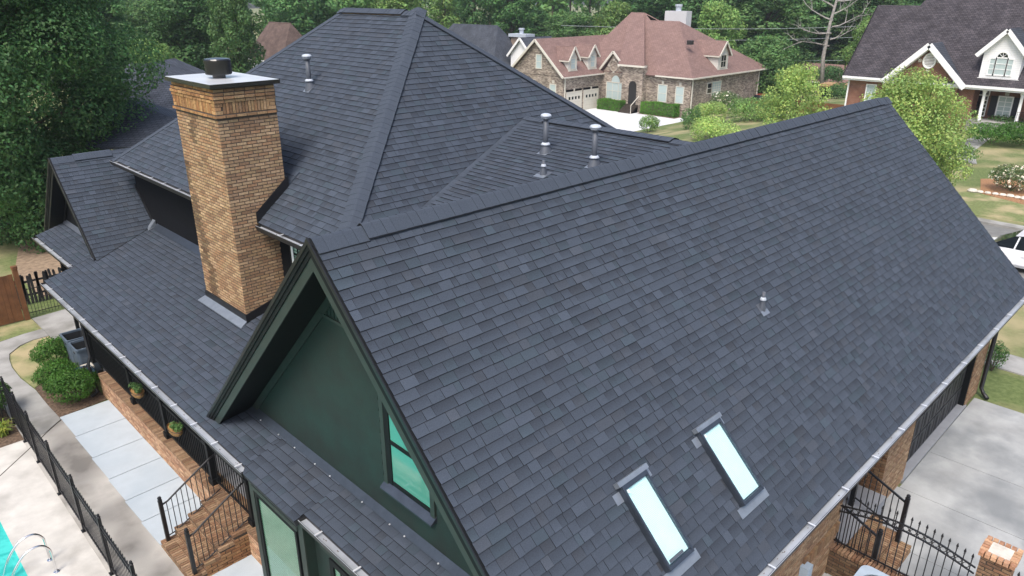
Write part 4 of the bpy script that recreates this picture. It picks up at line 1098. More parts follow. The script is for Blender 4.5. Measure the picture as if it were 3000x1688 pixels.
rec = rec.build('wall', 'mortar_dark', HOUSE); rec['label'] = 'shaded brick recess of the side entry'
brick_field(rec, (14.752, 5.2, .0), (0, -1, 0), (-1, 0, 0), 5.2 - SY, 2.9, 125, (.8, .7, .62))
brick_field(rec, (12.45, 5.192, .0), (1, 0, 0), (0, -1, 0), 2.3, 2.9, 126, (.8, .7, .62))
MB().box((12.46, 3.55, 0), (14.74, 5.18, .50)).build('entry_landing', 'concrete_slab', HOUSE)
es = MB().box((12.52, 3.3, 0), (13.9, 3.54, .1)).build('entry_steps', 'mortar_dark', HOUSE); es['label'] = 'brick steps of the side entry'
for i, (y0, z1) in enumerate(((2.72, .165), (3.02, .33), (3.32, .49))):
    MB().box((12.52, y0 + .012, 0), (13.98, 3.54, z1 - .07)).build('step_core', 'mortar_dark', es)
    soldier(es, (12.52, y0, z1 - .068), (1, 0, 0), (0, 0, 1), 1.47, 0, .205, 130 + i, (.82, .74, .68), proud=.066, V=(0, 1, 0), nd=.0)
    soldier(es, (12.52, y0 + .213, z1 - .068), (1, 0, 0), (0, 0, 1), 1.47, 0, .09, 133 + i, (.82, .74, .68), proud=.062, V=(0, 1, 0), nd=.0)
    brick_field(es, (12.52, y0 + .004, max(0, z1 - .165)), (1, 0, 0), (0, -1, 0), 1.47, .095, 136 + i, (.8, .72, .66))
    brick_field(es, (13.985, y0, 0), (0, 1, 0), (1, 0, 0), 3.5 - y0, z1 - .07, 139 + i, (.8, .72, .66))
def side_rail(x, label):
    p = MB().box((x - .04, 2.93, .0), (x + .04, 3.01, 1.20)).build('handrail', 'black_metal', HOUSE); p['label'] = label
    MB().lathe([(.03, 0), (.048, .01), (.048, .03), (.018, .04), (.035, .06), (.04, .08), (.03, .105), (.005, .115)], (x, 2.97, 1.20), 12).build('ball_finial', 'black_metal', p)
    MB().box((x - .045, 3.92, .5), (x + .045, 4.01, 1.55)).build('newel_post', 'black_metal', p)
    MB().bar((x, 3.01, 1.12), (x, 3.92, 1.52), .035).build('top_rail', 'black_metal', p); MB().bar((x, 3.01, .40), (x, 3.92, .72), .025).build('bottom_rail', 'black_metal', p)
    for k in range(1, 8):
        t = k / 8; y = 3.01 + .91 * t; MB().box((x - .008, y - .008, .40 + .32 * t), (x + .008, y + .008, 1.12 + .4 * t)).build('baluster', 'black_metal', p)
side_rail(13.92, 'right iron handrail of the side entry'); side_rail(12.50, 'left iron handrail of the side entry')
# garage door of stamped panels
gd = MB().box((16.42, 3.86, .05), (20.92, 3.92, 2.45)).build('garage_door', 'garage_dark', HOUSE); gd['label'] = 'wide dark panelled garage door'
for zr_ in range(4):
    for k in range(8):
        x0 = 16.48 + k * .553
        MB().box((x0, 3.838, .10 + zr_ * .585), (x0 + .50, 3.859, .10 + zr_ * .585 + .535)).build('door_panel', 'garage_dark', gd)
        for e in (.16, .25): MB().box((x0 + e, 3.832, .16 + zr_ * .585), (x0 + e + .012, 3.8375, .10 + zr_ * .585 + .475)).build('panel_groove', 'black_paint', gd)
mb = MB(); mb.box((16.34, 3.715, 0), (16.42, 3.93, 2.6)); mb.box((20.92, 3.715, 0), (21.0, 3.93, 2.6)); mb.box((16.42, 3.74, 2.45), (20.92, 3.93, 2.98)); mb.build('door_casing', 'black_paint', HOUSE)
MB().box((GX0 + .3, 3.36, FO.z - .24), (GX1 - .3, SY - .01, FO.z - .20)).build('soffit', 'black_paint', HOUSE)
MB().box((GX0 + .05, EAVE_Y + .03, FO.z - .26), (GX1 - .05, EAVE_Y + .055, FO.z - .06)).build('fascia', 'black_paint', HOUSE)
MB().box((MX + .03, 11.5, MZ - .20), (MX + .06, 23.3, MZ - .06)).build('fascia', 'black_paint', HOUSE)
MB().box((MX + .065, 11.6, MZ - .20), (7.125, 23.2, MZ - .17)).build('soffit', 'black_paint', HOUSE)
MB().box((4.05, 10.46, porz(4.02) - .25), (4.048, 22.2, porz(4.02) - .1)).build('fascia', 'black_paint', HOUSE)
MB().tube([(22.3, 3.18, FO.z - .13), (22.3, 3.45, FO.z - .45), (22.02, 3.60, 2.3), (22.02, 3.60, .22), (21.95, 3.5, .1), (21.80, 3.36, .06)], .055, 8).build('downspout', 'black_metal', HOUSE, True)
MB().box((10.82, SY - .16, .78), (11.02, SY - .01, 1.06)).build('meter_box', 'box_grey', HOUSE)
emit_bricks(HOUSE)

# ------------------------------------------------------------------ low wall, arched iron fence and pillar beside the driveway
FX = 12.35
lw = wthing('garden_wall', 'low dark brick retaining wall under the arched iron fence', 'wall', (FX, 2.6, 0))
core = MB().box((FX - .12, 1.45, 0), (FX + .10, 3.69, .56)).build('wall_core', 'mortar_dark', lw)
brick_field(core, (FX - .1215, 3.69, 0), (0, -1, 0), (-1, 0, 0), 2.24, .55, 141, (.44, .40, .38))
soldier(core, (FX - .15, 1.45, .562), (0, 1, 0), (0, 0, 1), 2.24, 0, .27, 142, (.70, .60, .56), proud=.066, V=(1, 0, 0), nd=.0)
emit_bricks(lw)
pl = wthing('brick_pillar', 'square brick gate pillar with a pinkish brick cap', 'pillar', (FX + .22, 1.17, 0))
core = MB().box((FX - .01, .955, 0), (FX + .46, 1.395, 1.82)).build('pillar_core', 'mortar_dark', pl)
for (o_, U_, N_, L_) in (((FX - .0115, 1.3965, 0), (0, -1, 0), (-1, 0, 0), .443), ((FX - .0115, .9535, 0), (1, 0, 0), (0, -1, 0), .473)):
    brick_field(core, o_, U_, N_, L_, 1.82, 143, (.72, .62, .57))
soldier(core, (FX - .055, .905, 1.825), (0, 1, 0), (0, 0, 1), .54, 0, .11, 144, (1.5, 1.22, 1.10), proud=.07, V=(1, 0, 0), nd=.0, w=.09)
soldier(core, (FX + .395, .905, 1.825), (0, 1, 0), (0, 0, 1), .54, 0, .11, 145, (1.5, 1.22, 1.10), proud=.07, V=(1, 0, 0), nd=.0, w=.09)
for yy in (.905, 1.335): soldier(core, (FX + .056, yy, 1.825), (1, 0, 0), (0, 0, 1), .338, 0, .11, 146 + int(yy * 10), (1.5, 1.22, 1.10), proud=.07, V=(0, 1, 0), nd=.0, w=.09)
emit_bricks(pl)
MB().box((FX + .057, 1.016, 1.826), (FX + .393, 1.334, 1.888)).build('cap_fill', 'stone_edge', pl)
ifn = wthing('iron_fence', 'arched black iron fence with a row of rings and spear tips', 'fence', (FX, 2.5, .63))
def archz(y): t = (y - 1.42) / 2.27; return 1.52 + .20 * math.sin(pi * max(0, min(1, t)))
def ring(y, z, r=.047):
    return [(FX, y + r * cos(2 * pi * k / 14), z + r * sin(2 * pi * k / 14)) for k in range(15)]
for dz in (0, -.125):
    pts = [(FX, 1.42 + 2.27 * k / 16, archz(1.42 + 2.27 * k / 16) + dz) for k in range(17)]
    m = MB()
    for a, b in zip(pts, pts[1:]): m.bar(a, b, .028, .02)
    m.build('rail', 'black_metal', ifn)
MB().bar((FX, 1.42, .72), (FX, 3.69, .72), .025).build('rail', 'black_metal', ifn)
y = 1.50
while y < 3.66:
    p = MB().box((FX - .008, y - .008, .632), (FX + .008, y + .008, archz(y) + .11)).build('picket', 'black_metal', ifn)
    MB().lathe([(.006, 0), (.017, .012), (.007, .024), (.011, .03), (.021, .055), (.014, .085), (.002, .125)], (FX, y, archz(y) + .11), 8).build('spear_tip', 'black_metal', p)
    if y + .12 < 3.68: MB().tube(ring(y + .062, archz(y + .062) - .0625), .007, 5, caps=False).build('ring', 'black_metal', ifn, True)
    y += .124
ifn2 = wthing('iron_gate', 'black iron gate leaf on the far side of the brick pillar', 'gate', (FX + .2, .6, 0))
for k in range(6):
    yy = .86 - k * .12; MB().box((FX + .2, yy - .008, .1), (FX + .216, yy + .008, 1.55 - k * .02)).build('picket', 'black_metal', ifn2)
    MB().lathe([(.006, 0), (.017, .012), (.007, .024), (.021, .055), (.014, .085), (.002, .125)], (FX + .208, yy, 1.55 - k * .02), 8).build('spear_tip', 'black_metal', ifn2)
for zz in (.2, 1.3, 1.42): MB().bar((FX + .208, .93, zz), (FX + .208, .2, zz - .05), .025).build('rail', 'black_metal', ifn2)
# air conditioner standing inside the wall
acp = onz((2510, 1690), .70)
ac = wthing('air_conditioner', 'blue grey air conditioning unit behind the low brick wall', 'air conditioner', (FX - .75, 2.55, 0))
def rrect(cx, cy, w_, h_, r_, n=5):
    out = []
    for (sx_, sy_, a0) in ((1, 1, 0), (-1, 1, 90), (-1, -1, 180), (1, -1, 270)):
        for k in range(n + 1):
            a = radians(a0 + 90 * k / n); out.append((cx + sx_ * (w_ / 2 - r_) + r_ * cos(a), cy + sy_ * (h_ / 2 - r_) + r_ * sin(a)))
    return out
acx, acy = FX - .62, 2.62
MB().prism(rrect(acx, acy, .80, .80, .12), .0, .66).build('casing', 'ac_grey', ac)
MB().prism(rrect(acx, acy, .84, .84, .14), .661, .70).build('top_rim', 'ac_grey', ac)
g = MB().lathe([(.30, 0), (.30, .004)], (acx, acy, .7005), 24).build('fan_opening', 'can_dark', ac)
for k in range(7): MB().tube([(acx + (.04 + .04 * k) * cos(2 * pi * j / 20), acy + (.04 + .04 * k) * sin(2 * pi * j / 20), .712) for j in range(21)], .004, 4, caps=False).build('grille_ring', 'ac_grey', g)

# ------------------------------------------------------------------ pool side: fence, ladder, bushes, bins
pf = wthing('pool_fence', 'black iron picket fence running along the pool deck', 'fence', (2.315, 15, 0))
PFX = 2.315
fposts = [8.28, 9.99, 11.71, 13.42, 15.14, 16.86, 18.57, 19.79, 20.9]
pmesh = MB().box((PFX - .03, -.03, .0), (PFX + .03, .03, 1.33)).data('post'); pmesh.materials.append(MATS['black_metal'])
bmesh_ = MB().box((PFX - .06, -.06, .001), (PFX + .06, .06, .012)).data('base_plate'); bmesh_.materials.append(MATS['black_metal'])
cmesh = MB().lathe([(.035, 0), (.04, .02), (.012, .035), (.03, .06), (.02, .085), (.003, .095)], (PFX, 0, 1.33), 8).data('finial'); cmesh.materials.append(MATS['black_metal'])
kmesh = MB().box((PFX - .0055, -.0055, .07), (PFX + .0055, .0055, 1.24)).data('picket'); kmesh.materials.append(MATS['black_metal'])
tmesh = MB().lathe([(.005, 0), (.011, .015), (.003, .05)], (PFX, 0, 1.24), 6).data('spear_tip'); tmesh.materials.append(MATS['black_metal'])
def part_at(name, me, parent, loc):
    o = bpy.data.objects.new(name, me); COL.objects.link(o); adopt(o, parent); o.location = loc; return o
for y in fposts:
    p = part_at('post', pmesh, pf, (0, y, 0))
    for n_, me in (('base_plate', bmesh_), ('finial', cmesh)):
        o = bpy.data.objects.new(n_, me); COL.objects.link(o); o.parent = p
for a, b in zip(fposts, fposts[1:]):
    for z in (.14, 1.02, 1.14): MB().box((PFX - .014, a + .03, z), (PFX + .014, b - .03, z + .028)).build('rail', 'black_metal', pf)
    n = round((b - a) / .115)
    for i in range(1, n):
        p = part_at('picket', kmesh, pf, (0, a + (b - a) * i / n, 0))
        o = bpy.data.objects.new('spear_tip', tmesh); COL.objects.link(o); o.parent = p
sf = wthing('pool_fence', 'end of the iron picket fence turning away at the left edge', 'fence', (1.5, 20.9, 0))
for z in (.14, 1.02, 1.14): MB().box((-1.5, 20.886, z), (PFX - .035, 20.914, z + .028)).build('rail', 'black_metal', sf)
for i in range(1, 37): MB().box((PFX - .1 * i - .008, 20.892, .05), (PFX - .1 * i + .008, 20.908, 1.27)).build('picket', 'black_metal', sf)

ld = wthing('pool_ladder', 'pair of bent steel pool ladder handrails at the pool edge', 'ladder', (1.2, 14.4, 0))
for y, yy in ((14.68, 14.75), (14.23, 14.30)):
    pts = [(1.55, y, .0), (1.55, y, .45), (1.53, y, .58), (1.44, y, .70), (1.30, y, .73), (1.12, y, .66), (.92, y, .42), (.78, y, .12), (.70, y, -.05)]
    P = [Vector(q) for q in pts]; sm = []
    for i in range(len(P) - 1):
        for t in (0, .25, .5, .75):
            p0, p1, p2, p3 = P[max(0, i - 1)], P[i], P[i + 1], P[min(len(P) - 1, i + 2)]
            sm.append(.5 * ((2 * p1) + (p2 - p0) * t + (2 * p0 - 5 * p1 + 4 * p2 - p3) * t * t + (3 * p1 - p0 - 3 * p2 + p3) * t ** 3))
    sm.append(P[-1])
    r_ = MB().tube(sm, .022, 10).build('handrail', 'chrome', ld, True)
    MB().lathe([(.055, 0.001), (.055, .012), (.03, .02)], (1.55, y, 0), 14).build('escutcheon', 'chrome', r_)

def bush(label, P, rad, leaf, size, per, seed, cat='bush', group=None, name='round_bush', nc=9, flowers=0):
    root = thing(name, label, cat, P, group)
    r = random.Random(seed); cl = [((0, 0, rad[2]), (rad[0] * .9, rad[1] * .9, rad[2] * .95))]
    for i in range(nc):
        a = i * 2.4 + r.random(); e = r.uniform(-.2, 1.0)
        cl.append(((rad[0] * .55 * cos(a) * cos(e), rad[1] * .55 * sin(a) * cos(e), rad[2] * (1 + .55 * sin(e))), (rad[0] * .5, rad[1] * .5, rad[2] * .5)))
    cs, ns = clump_points(cl, per, seed, .75)
    keep = cs[:, 2] > .02; cs, ns = cs[keep], ns[keep]
    link_mesh('foliage', leaf_mesh('foliage', cs, ns, size, seed + 1, .3), leaf, root)
    mb = MB()
    for k in range(6):
        a = k * 1.05 + r.random() * .4
        mb.tube([(0, 0, -.02), (rad[0] * .3 * cos(a), rad[1] * .3 * sin(a), rad[2] * .6), (rad[0] * .6 * cos(a), rad[1] * .6 * sin(a), rad[2] * 1.3)], [.02, .014, .005], 5)
    mb.build('stems', 'bark', root)
    if flowers:
        k = r.randint(0, 9); rr = np.random.default_rng(seed + 5); idx = rr.choice(len(cs), flowers)
        c2 = cs[idx] + ns[idx] * .06; rep = np.repeat(c2, 5, 0) + rr.normal(0, size * .35, (flowers * 5, 3))
        link_mesh('blossom', leaf_mesh('blossom', rep, np.repeat(ns[idx], 5, 0), size * 1.1, seed + 6, .08, .9), 'petal', root)
    return root
bush('largest clipped boxwood ball at the corner of the white patio', (3.80, 21.05, 0), (.72, .66, .50), 'leaf_box', .055, 5200, 201)
bush('middle clipped boxwood ball behind the largest one', (3.72, 22.15, 0), (.60, .55, .45), 'leaf_box', .055, 5200, 202)
bush('boxwood shrub growing against the grey bins', (4.05, 23.75, 0), (.62, .55, .48), 'leaf_box', .055, 5200, 203)
bush('boxwood cut by the left picture edge behind the fence', (1.85, 21.75, 0), (.75, .65, .58), 'leaf_box', .055, 4800, 204)
def blades(label, P, n, h, seed, mat='leaf_blade'):
    root = thing('ornamental_grass', label, 'plant', P); r = random.Random(seed); mb = MB()
    for k in range(n):
        a = r.uniform(0, 2 * pi); o = r.uniform(.2, 1.) * h * .9; hh = h * r.uniform(.6, 1.1); b0 = Vector((r.gauss(0, .07), r.gauss(0, .07), 0)); d = Vector((cos(a), sin(a), 0)); s_ = Vector((-sin(a), cos(a), 0)) * .012
        g = r.uniform(.7, 1.3); c = (g * r.uniform(.8, 1.3), g, g)
        p1 = b0 + d * o * .4 + Vector((0, 0, hh * .8)); p2 = b0 + d * o + Vector((0, 0, hh * .7))
        mb.face([b0 - s_, b0 + s_, p1 + s_ * .8, p1 - s_ * .8], c); mb.face([p1 - s_ * .8, p1 + s_ * .8, p2], c)
    mb.build('blades', mat, root); MB().lathe([(.06, -.01), (.07, .03), (.03, .05)], (0, 0, 0), 8).build('crown', 'mulch', root)
blades('yellow green strappy clump between the boxwood balls', (4.02, 22.75, 0), 260, .48, 211)
blades('strappy green clump at the left edge beside the fence', (1.95, 20.55, 0), 220, .42, 212)

def wheelie(label, P, lidback=True, seed=0, junk='box'):
    root = thing('wheeled_bin', label, 'bin', P, 'open wheeled bins at the porch corner')
    def rr(w, d, z, r=.07): return [(x, y, z) for x, y in rrect(0, 0, w, d, r, 3)]
    def shell(l0, l1, mb):
        n = len(l0); i = len(mb.v); mb.v += l0 + l1
        for k in range(n): mb.f.append((i + k, i + (k + 1) % n, i + n + (k + 1) % n, i + n + k)); mb.c.append(None); mb.uv.append(None)
    m = MB(); shell(rr(.50, .56, .05), rr(.60, .70, .98), m); m.face(list(reversed(rr(.50, .56, .05)))); m.build('body', 'can_plastic', root)
    m = MB(); shell(rr(.58, .68, .975), rr(.46, .52, .25), m); m.face(rr(.46, .52, .30)); m.build('inside', 'can_dark', root)
    m = MB(); a = rr(.66, .76, .95); b = rr(.66, .76, 1.01); c = rr(.565, .665, 1.01); d = rr(.565, .665, .95); shell(a, b, m); shell(b, c, m); shell(c, d, m); m.build('rim', 'can_plastic', root)
    m = MB().box((.335, -.32, .12), (.37, .32, 1.0)); m.build('lid', 'can_plastic', root)
    for s in (-1, 1): MB().tube([(.22, s * .27, .1), (.22, s * .33, .1)], .10, 14).build('wheel', 'tyre', root)
    MB().box((-.301, -.06, .78), (-.285, .06, .83)).build('handle', 'can_dark', root)
    r = random.Random(seed)
    if junk == 'box':
        for k in range(4): MB().obox((r.uniform(-.12, .12), r.uniform(-.18, .18), .62 + .05 * k), (cos(k), sin(k), 0), (-sin(k), cos(k), .2), (0, -.2, 1), (-.12, .12), (-.07, .07), (0, .05)).build('rubbish', 'can_dark' if k % 2 else 'pipe_grey', root)
    else:
        MB().lathe([(.02, .66), (.13, .68), (.15, .76), (.10, .82), (.02, .83)], (-.05, .02, 0), 12).build('rubbish', 'newsprint', root, True)
    return root
wheelie('rear open grey bin with dark boxes inside, next to the porch', (4.62, 23.30, 0), seed=3)
wheelie('front open grey bin holding a crumpled white bag', (4.62, 22.45, 0), seed=4, junk='bag')
# hose heap, stone slab, brick edging
hs = thing('garden_hose', 'tangled blue garden hose hanging beside the porch corner', 'hose', (4.30, 21.55, 0)); r_ = random.Random(5)
MB().tube([(.0, .02, 0), (0, .02, .72)], .025, 8).build('hose_reel_stake', 'black_metal', hs); MB().tube([(-.2, .02, .62), (.16, .02, .70)], .03, 8).build('hanger', 'black_metal', hs)
for k in range(13):
    a = -.18 + .028 * k; dp = r_.uniform(.3, .62); w2 = r_.uniform(.05, .14)
    pts = [(a + w2 * sin(t) * .8 + r_.uniform(-.01, .01), .03 + .12 * cos(t) + r_.uniform(-.02, .02), .66 - dp / 2 + dp / 2 * cos(t)) for t in [2 * pi * j / 14 for j in range(15)]]
    MB().tube(pts, .011, 6, caps=False).build('hose_loop', 'hose', hs, True)
MB().tube([(-.1, -.2, .012), (-.3, -.1, .012), (-.45, -.3, .012), (-.3, -.5, .012), (.0, -.45, .012), (.1, -.3, .012)], .010, 6).build('hose_end', 'deck_wood', hs)
st = MB().box((4.30, 21.75, .50), (4.60, 22.05, .55)).box((4.33, 21.78, 0), (4.57, 22.02, .499)).build('stone_pedestal', 'limestone'); tag(st, 'pale stone slab on a block beside the grey bins', 'pedestal')
be = wthing('brick_edging', 'short run of loose pinkish edging bricks at the lawn corner', 'edging', (4.62, 25.1, 0)); r_ = random.Random(9)
for k in range(10): MB().box((4.50 + r_.uniform(-.01, .01), 24.75 + k * .075, 0), (4.70 + r_.uniform(-.01, .02), 24.75 + k * .075 + .062, .075), tuple(c * r_.uniform(.9, 1.3) for c in (1.3, 1.0, .9))).build('brick', 'brick', be)
lp = wthing('lamp_post', 'thin black post with a small hanging lantern beyond the porch', 'lamp post', (5.21, 25.6, 0))
MB().box((5.16, 25.55, 0), (5.26, 25.65, 2.55)).build('post', 'black_paint', lp); MB().box((5.12, 25.51, 2.3), (5.30, 25.69, 2.36)).build('collar', 'black_paint', lp)
MB().bar((5.21, 25.6, 2.5), (5.50, 25.3, 2.5), .04).build('arm', 'black_paint', lp); MB().lathe([(.03, .3), (.10, .26), (.09, .02), (.05, 0)], (5.48, 25.32, 2.05), 8).build('lantern', 'black_paint', lp); MB().tube([(5.48, 25.32, 2.34), (5.48, 25.32, 2.5)], .008, 6).build('chain', 'black_paint', lp)
# flower baskets on the porch rail
def basket(label, y, seed):
    root = thing('flower_basket', label, 'flower basket', (PXC - .16, y, FLZ + .62), 'flower baskets on the porch rail')
    m = MB(); n = 14
    prof = [(.06, 0), (.13, .04), (.17, .11), (.18, .18)]
    for i in range(3):
        for j in range(n):
            t0, t1 = 2 * pi * j / n, 2 * pi * (j + 1) / n; (r0, z0), (r1, z1) = prof[i], prof[i + 1]
            m.face([(r0 * .8 * cos(t0), r0 * 1.6 * sin(t0), z0), (r0 * .8 * cos(t1), r0 * 1.6 * sin(t1), z0), (r1 * .8 * cos(t1), r1 * 1.6 * sin(t1), z1), (r1 * .8 * cos(t0), r1 * 1.6 * sin(t0), z1)])
    m.face([(.06 * .8 * cos(2 * pi * j / n), .06 * 1.6 * sin(2 * pi * j / n), 0) for j in reversed(range(n))]); m.face([(.165 * .8 * cos(2 * pi * j / n), .165 * 1.6 * sin(2 * pi * j / n), .15) for j in range(n)])
    m.build('liner', 'coir', root)
    MB().tube([(.185 * .8 * cos(2 * pi * j / 20), .185 * 1.6 * sin(2 * pi * j / 20), .18) for j in range(21)], .007, 5, caps=False).build('rim', 'black_metal', root)
    for k in range(8):
        t = 2 * pi * k / 8; MB().tube([(.185 * .8 * cos(t), .185 * 1.6 * sin(t), .18), (.14 * .8 * cos(t), .14 * 1.6 * sin(t), .05), (0, 0, -.005)], .005, 4).build('wire', 'black_metal', root)
    MB().tube([(.1, 0, .18), (.16, 0, .30), (.16, 0, .34)], .008, 5).build('hook', 'black_metal', root)
    r = random.Random(seed); cl = [((r.uniform(-.06, .06), r.uniform(-.2, .2), .22 + r.uniform(0, .1)), (.09, .11, .09)) for k in range(6)]
    cs, ns = clump_points(cl, 9000, seed, .3); link_mesh('foliage', leaf_mesh('foliage', cs, ns, .05, seed), 'leaf_mid', root)
basket('flower basket further from the steps on the porch railing', 17.62, 221)
basket('flower basket nearer the steps on the porch railing', 15.30, 222)

# ------------------------------------------------------------------ boundary fences at the left
wf = wthing('wooden_fence', 'reddish brown board fence at the left picture edge', 'fence', (3.0, 28.25, 0)); r_ = random.Random(12)
x = 4.22; k = 0
while x > -2.5:
    MB().box((x - .138, 28.22 + r_.uniform(-.006, .006), .02), (x, 28.245, 1.70 + r_.uniform(-.012, .012))).build('board', 'wood_fence', wf); x -= .142
p = MB().box((4.25, 28.17, 0), (4.40, 28.32, 1.86)).build('post', 'wood_fence', wf); MB().prism(rrect(4.325, 28.245, .19, .19, .05), 1.861, 1.95).build('post_cap', 'wood_fence', p)
MB().box((-2.5, 28.25, .4), (4.25, 28.29, .49)).build('rail', 'wood_fence', wf); MB().box((-2.5, 28.25, 1.35), (4.25, 28.29, 1.44)).build('rail', 'wood_fence', wf)
pk = wthing('picket_fence', 'leaning weathered dark picket fence behind the iron railing', 'fence', (5.3, 29.75, 0))
x = 4.45
while x < 7.4:
    ln = r_.uniform(-.12, .10); hh = r_.uniform(.98, 1.12)
    m = MB(); m.hexa([(x, 29.72, 0), (x + .085, 29.72, 0), (x + .085, 29.74, 0), (x, 29.74, 0), (x + ln, 29.72, hh), (x + .085 + ln, 29.72, hh), (x + .085 + ln, 29.74, hh), (x + ln, 29.74, hh)])
    m.hexa([(x + ln, 29.72, hh), (x + .085 + ln, 29.72, hh), (x + .085 + ln, 29.74, hh), (x + ln, 29.74, hh), (x + ln + .02, 29.72, hh + .05), (x + .065 + ln, 29.72, hh + .05), (x + .065 + ln, 29.74, hh + .05), (x + ln + .02, 29.74, hh + .05)])
    m.build('picket', 'grey_wood', pk); x += r_.uniform(.105, .13)
for z in (.3, .8): MB().box((4.4, 29.745, z), (7.4, 29.78, z + .07)).build('rail', 'grey_wood', pk)
iw = wthing('wire_fence', 'low black iron railing across the concrete pad', 'fence', (5.3, 28.45, 0))
for z in (.12, .62, .98): MB().box((4.42, 28.45, z), (7.2, 28.47, z + .02)).build('rail', 'black_metal', iw)
for k in range(28): MB().box((4.45 + k * .1, 28.454, .01), (4.462 + k * .1, 28.466, 1.04)).build('picket', 'black_metal', iw)

# ------------------------------------------------------------------ neighbouring houses
def poly_part(name, pts, mat, parent, t=.12, label=None):
    o = MB().slab(pts, t).build(name, mat, parent)
    if label: o['label'] = label
    return o
def wall_part(name, corners, z0, z1, mat, parent, label=None):
    m = MB()
    for a, b in zip(corners, corners[1:]): wall(m, a, b, z0, z1)
    o = m.build(name, mat, parent)
    if label: o['label'] = label
    return o
def win_x(x, y0, y1, z0, z1, parent, pane='pale_glass', fr='cream_paint', bars=True, t=.09, nb=1, nr=2):
    """far window in a wall facing -X, standing slightly proud"""
    f = MB(); f.box((x - .07, y0 - t, z0 - t), (x - .004, y0, z1 + t)); f.box((x - .07, y1, z0 - t), (x - .004, y1 + t, z1 + t)); f.box((x - .07, y0, z0 - t), (x - .004, y1, z0)); f.box((x - .07, y0, z1), (x - .004, y1, z1 + t))
    w_ = f.build('window', fr, parent); MB().box((x - .03, y0, z0), (x - .006, y1, z1)).build('pane', pane, w_)
    if bars:
        m = MB()
        for i in range(1, nr): zz = z0 + (z1 - z0) * i / nr; m.box((x - .055, y0, zz - .025), (x - .031, y1, zz + .025))
        for i in range(1, nb + 1) if nb > 1 else (): yy = y0 + (y1 - y0) * i / nb; m.box((x - .05, yy - .025, z0), (x - .0312, yy + .025, z1)) if i < nb else None
        if m.v: m.build('glazing_bar', fr, w_)
    return w_
def win_y(y, x0, x1, z0, z1, parent, pane='pale_glass', fr='cream_paint', t=.09, nr=2, nb=1):
    f = MB(); f.box((x0 - t, y - .07, z0 - t), (x0, y - .004, z1 + t)); f.box((x1, y - .07, z0 - t), (x1 + t, y - .004, z1 + t)); f.box((x0, y - .07, z0 - t), (x1, y - .004, z0)); f.box((x0, y - .07, z1), (x1, y - .004, z1 + t))
    w_ = f.build('window', fr, parent); MB().box((x0, y - .03, z0), (x1, y - .006, z1)).build('pane', pane, w_)
    m = MB()
    for i in range(1, nr): zz = z0 + (z1 - z0) * i / nr; m.box((x0, y - .055, zz - .025), (x1, y - .031, zz + .025))
    for i in range(1, nb): xx = x0 + (x1 - x0) * i / nb; m.box((xx - .025, y - .05, z0), (xx + .025, y - .0312, z1))
    if m.v: m.build('glazing_bar', fr, w_)
    return w_

# --- brown brick house across the court
BG = -2.6
A_ = lambda x, y: (1500 + x / 4.2625, 20 + y / 4.2625)
B_ = lambda x, y: (1850 + x / 4.2625, 20 + y / 4.2625)
BH_ = wthing('brick_house', 'brown brick house with mauve brown roof, three dormers and two garage doors', 'house', (75, 55, BG))
GY = 57.75; GXL = 65.2
gapx = onx(A_(310, 400), GXL); ridY = gapx.y; ridZ = gapx.z; ez = 1.45; hwid = ridY - GY + .25
wall_part('wall', [(GXL, 66.0), (GXL, GY), (75, GY)], BG, ez + .05, 'brown_brick', BH_, 'brick walls of the garage wing')
m = MB(); gp = [(GXL, GY, ez), (GXL, 2 * ridY - GY, ez), (GXL, ridY, ridZ - .25)]; m.face([gp[0], gp[1], gp[2]][::-1], uv=[(p[1], p[2]) for p in gp][::-1]); m.build('gable', 'brown_brick', BH_)
RXE = 80.0
poly_part('roof', [(GXL - .35, GY - .35, ez), (RXE, GY - .35, ez), (RXE, ridY, ridZ), (GXL - .35, ridY, ridZ)], 'brown_shingle', BH_, label='mauve brown slope above the garage doors')
poly_part('roof', [(GXL - .35, 2 * ridY - GY + .35, ez), (RXE, 2 * ridY - GY + .35, ez), (RXE, ridY, ridZ), (GXL - .35, ridY, ridZ)], 'brown_shingle', BH_)
def rake_bar(a, b, parent, mat='cream_paint', w=.12, h=.24): MB().bar(a, b, w, h).build('rake_board', mat, parent)
rake_bar((GXL - .37, GY - .3, ez - .05), (GXL - .37, ridY, ridZ - .12), BH_); rake_bar((GXL - .37, 2 * ridY - GY + .3, ez - .05), (GXL - .37, ridY, ridZ - .12), BH_)
MB().box((GXL - .3, GY - .42, ez - .12), (72.5, GY - .30, ez + .02)).build('gutter', 'cream_paint', BH_)
p0, p1 = onx(A_(308, 600), GXL), onx(A_(368, 768), GXL); win_x(GXL, p1.y, p0.y, p1.z, p0.z, BH_)
p0, p1 = onx(A_(480, 970), GXL), onx(A_(545, 1090), GXL); win_x(GXL, p1.y, p0.y, p1.z - .2, p0.z, BH_)
MB().box((GXL - .06, p1.y + .2, p0.z + .15), (GXL - .005, p1.y + .55, p0.z + .5)).build('keystone', 'limestone', BH_)
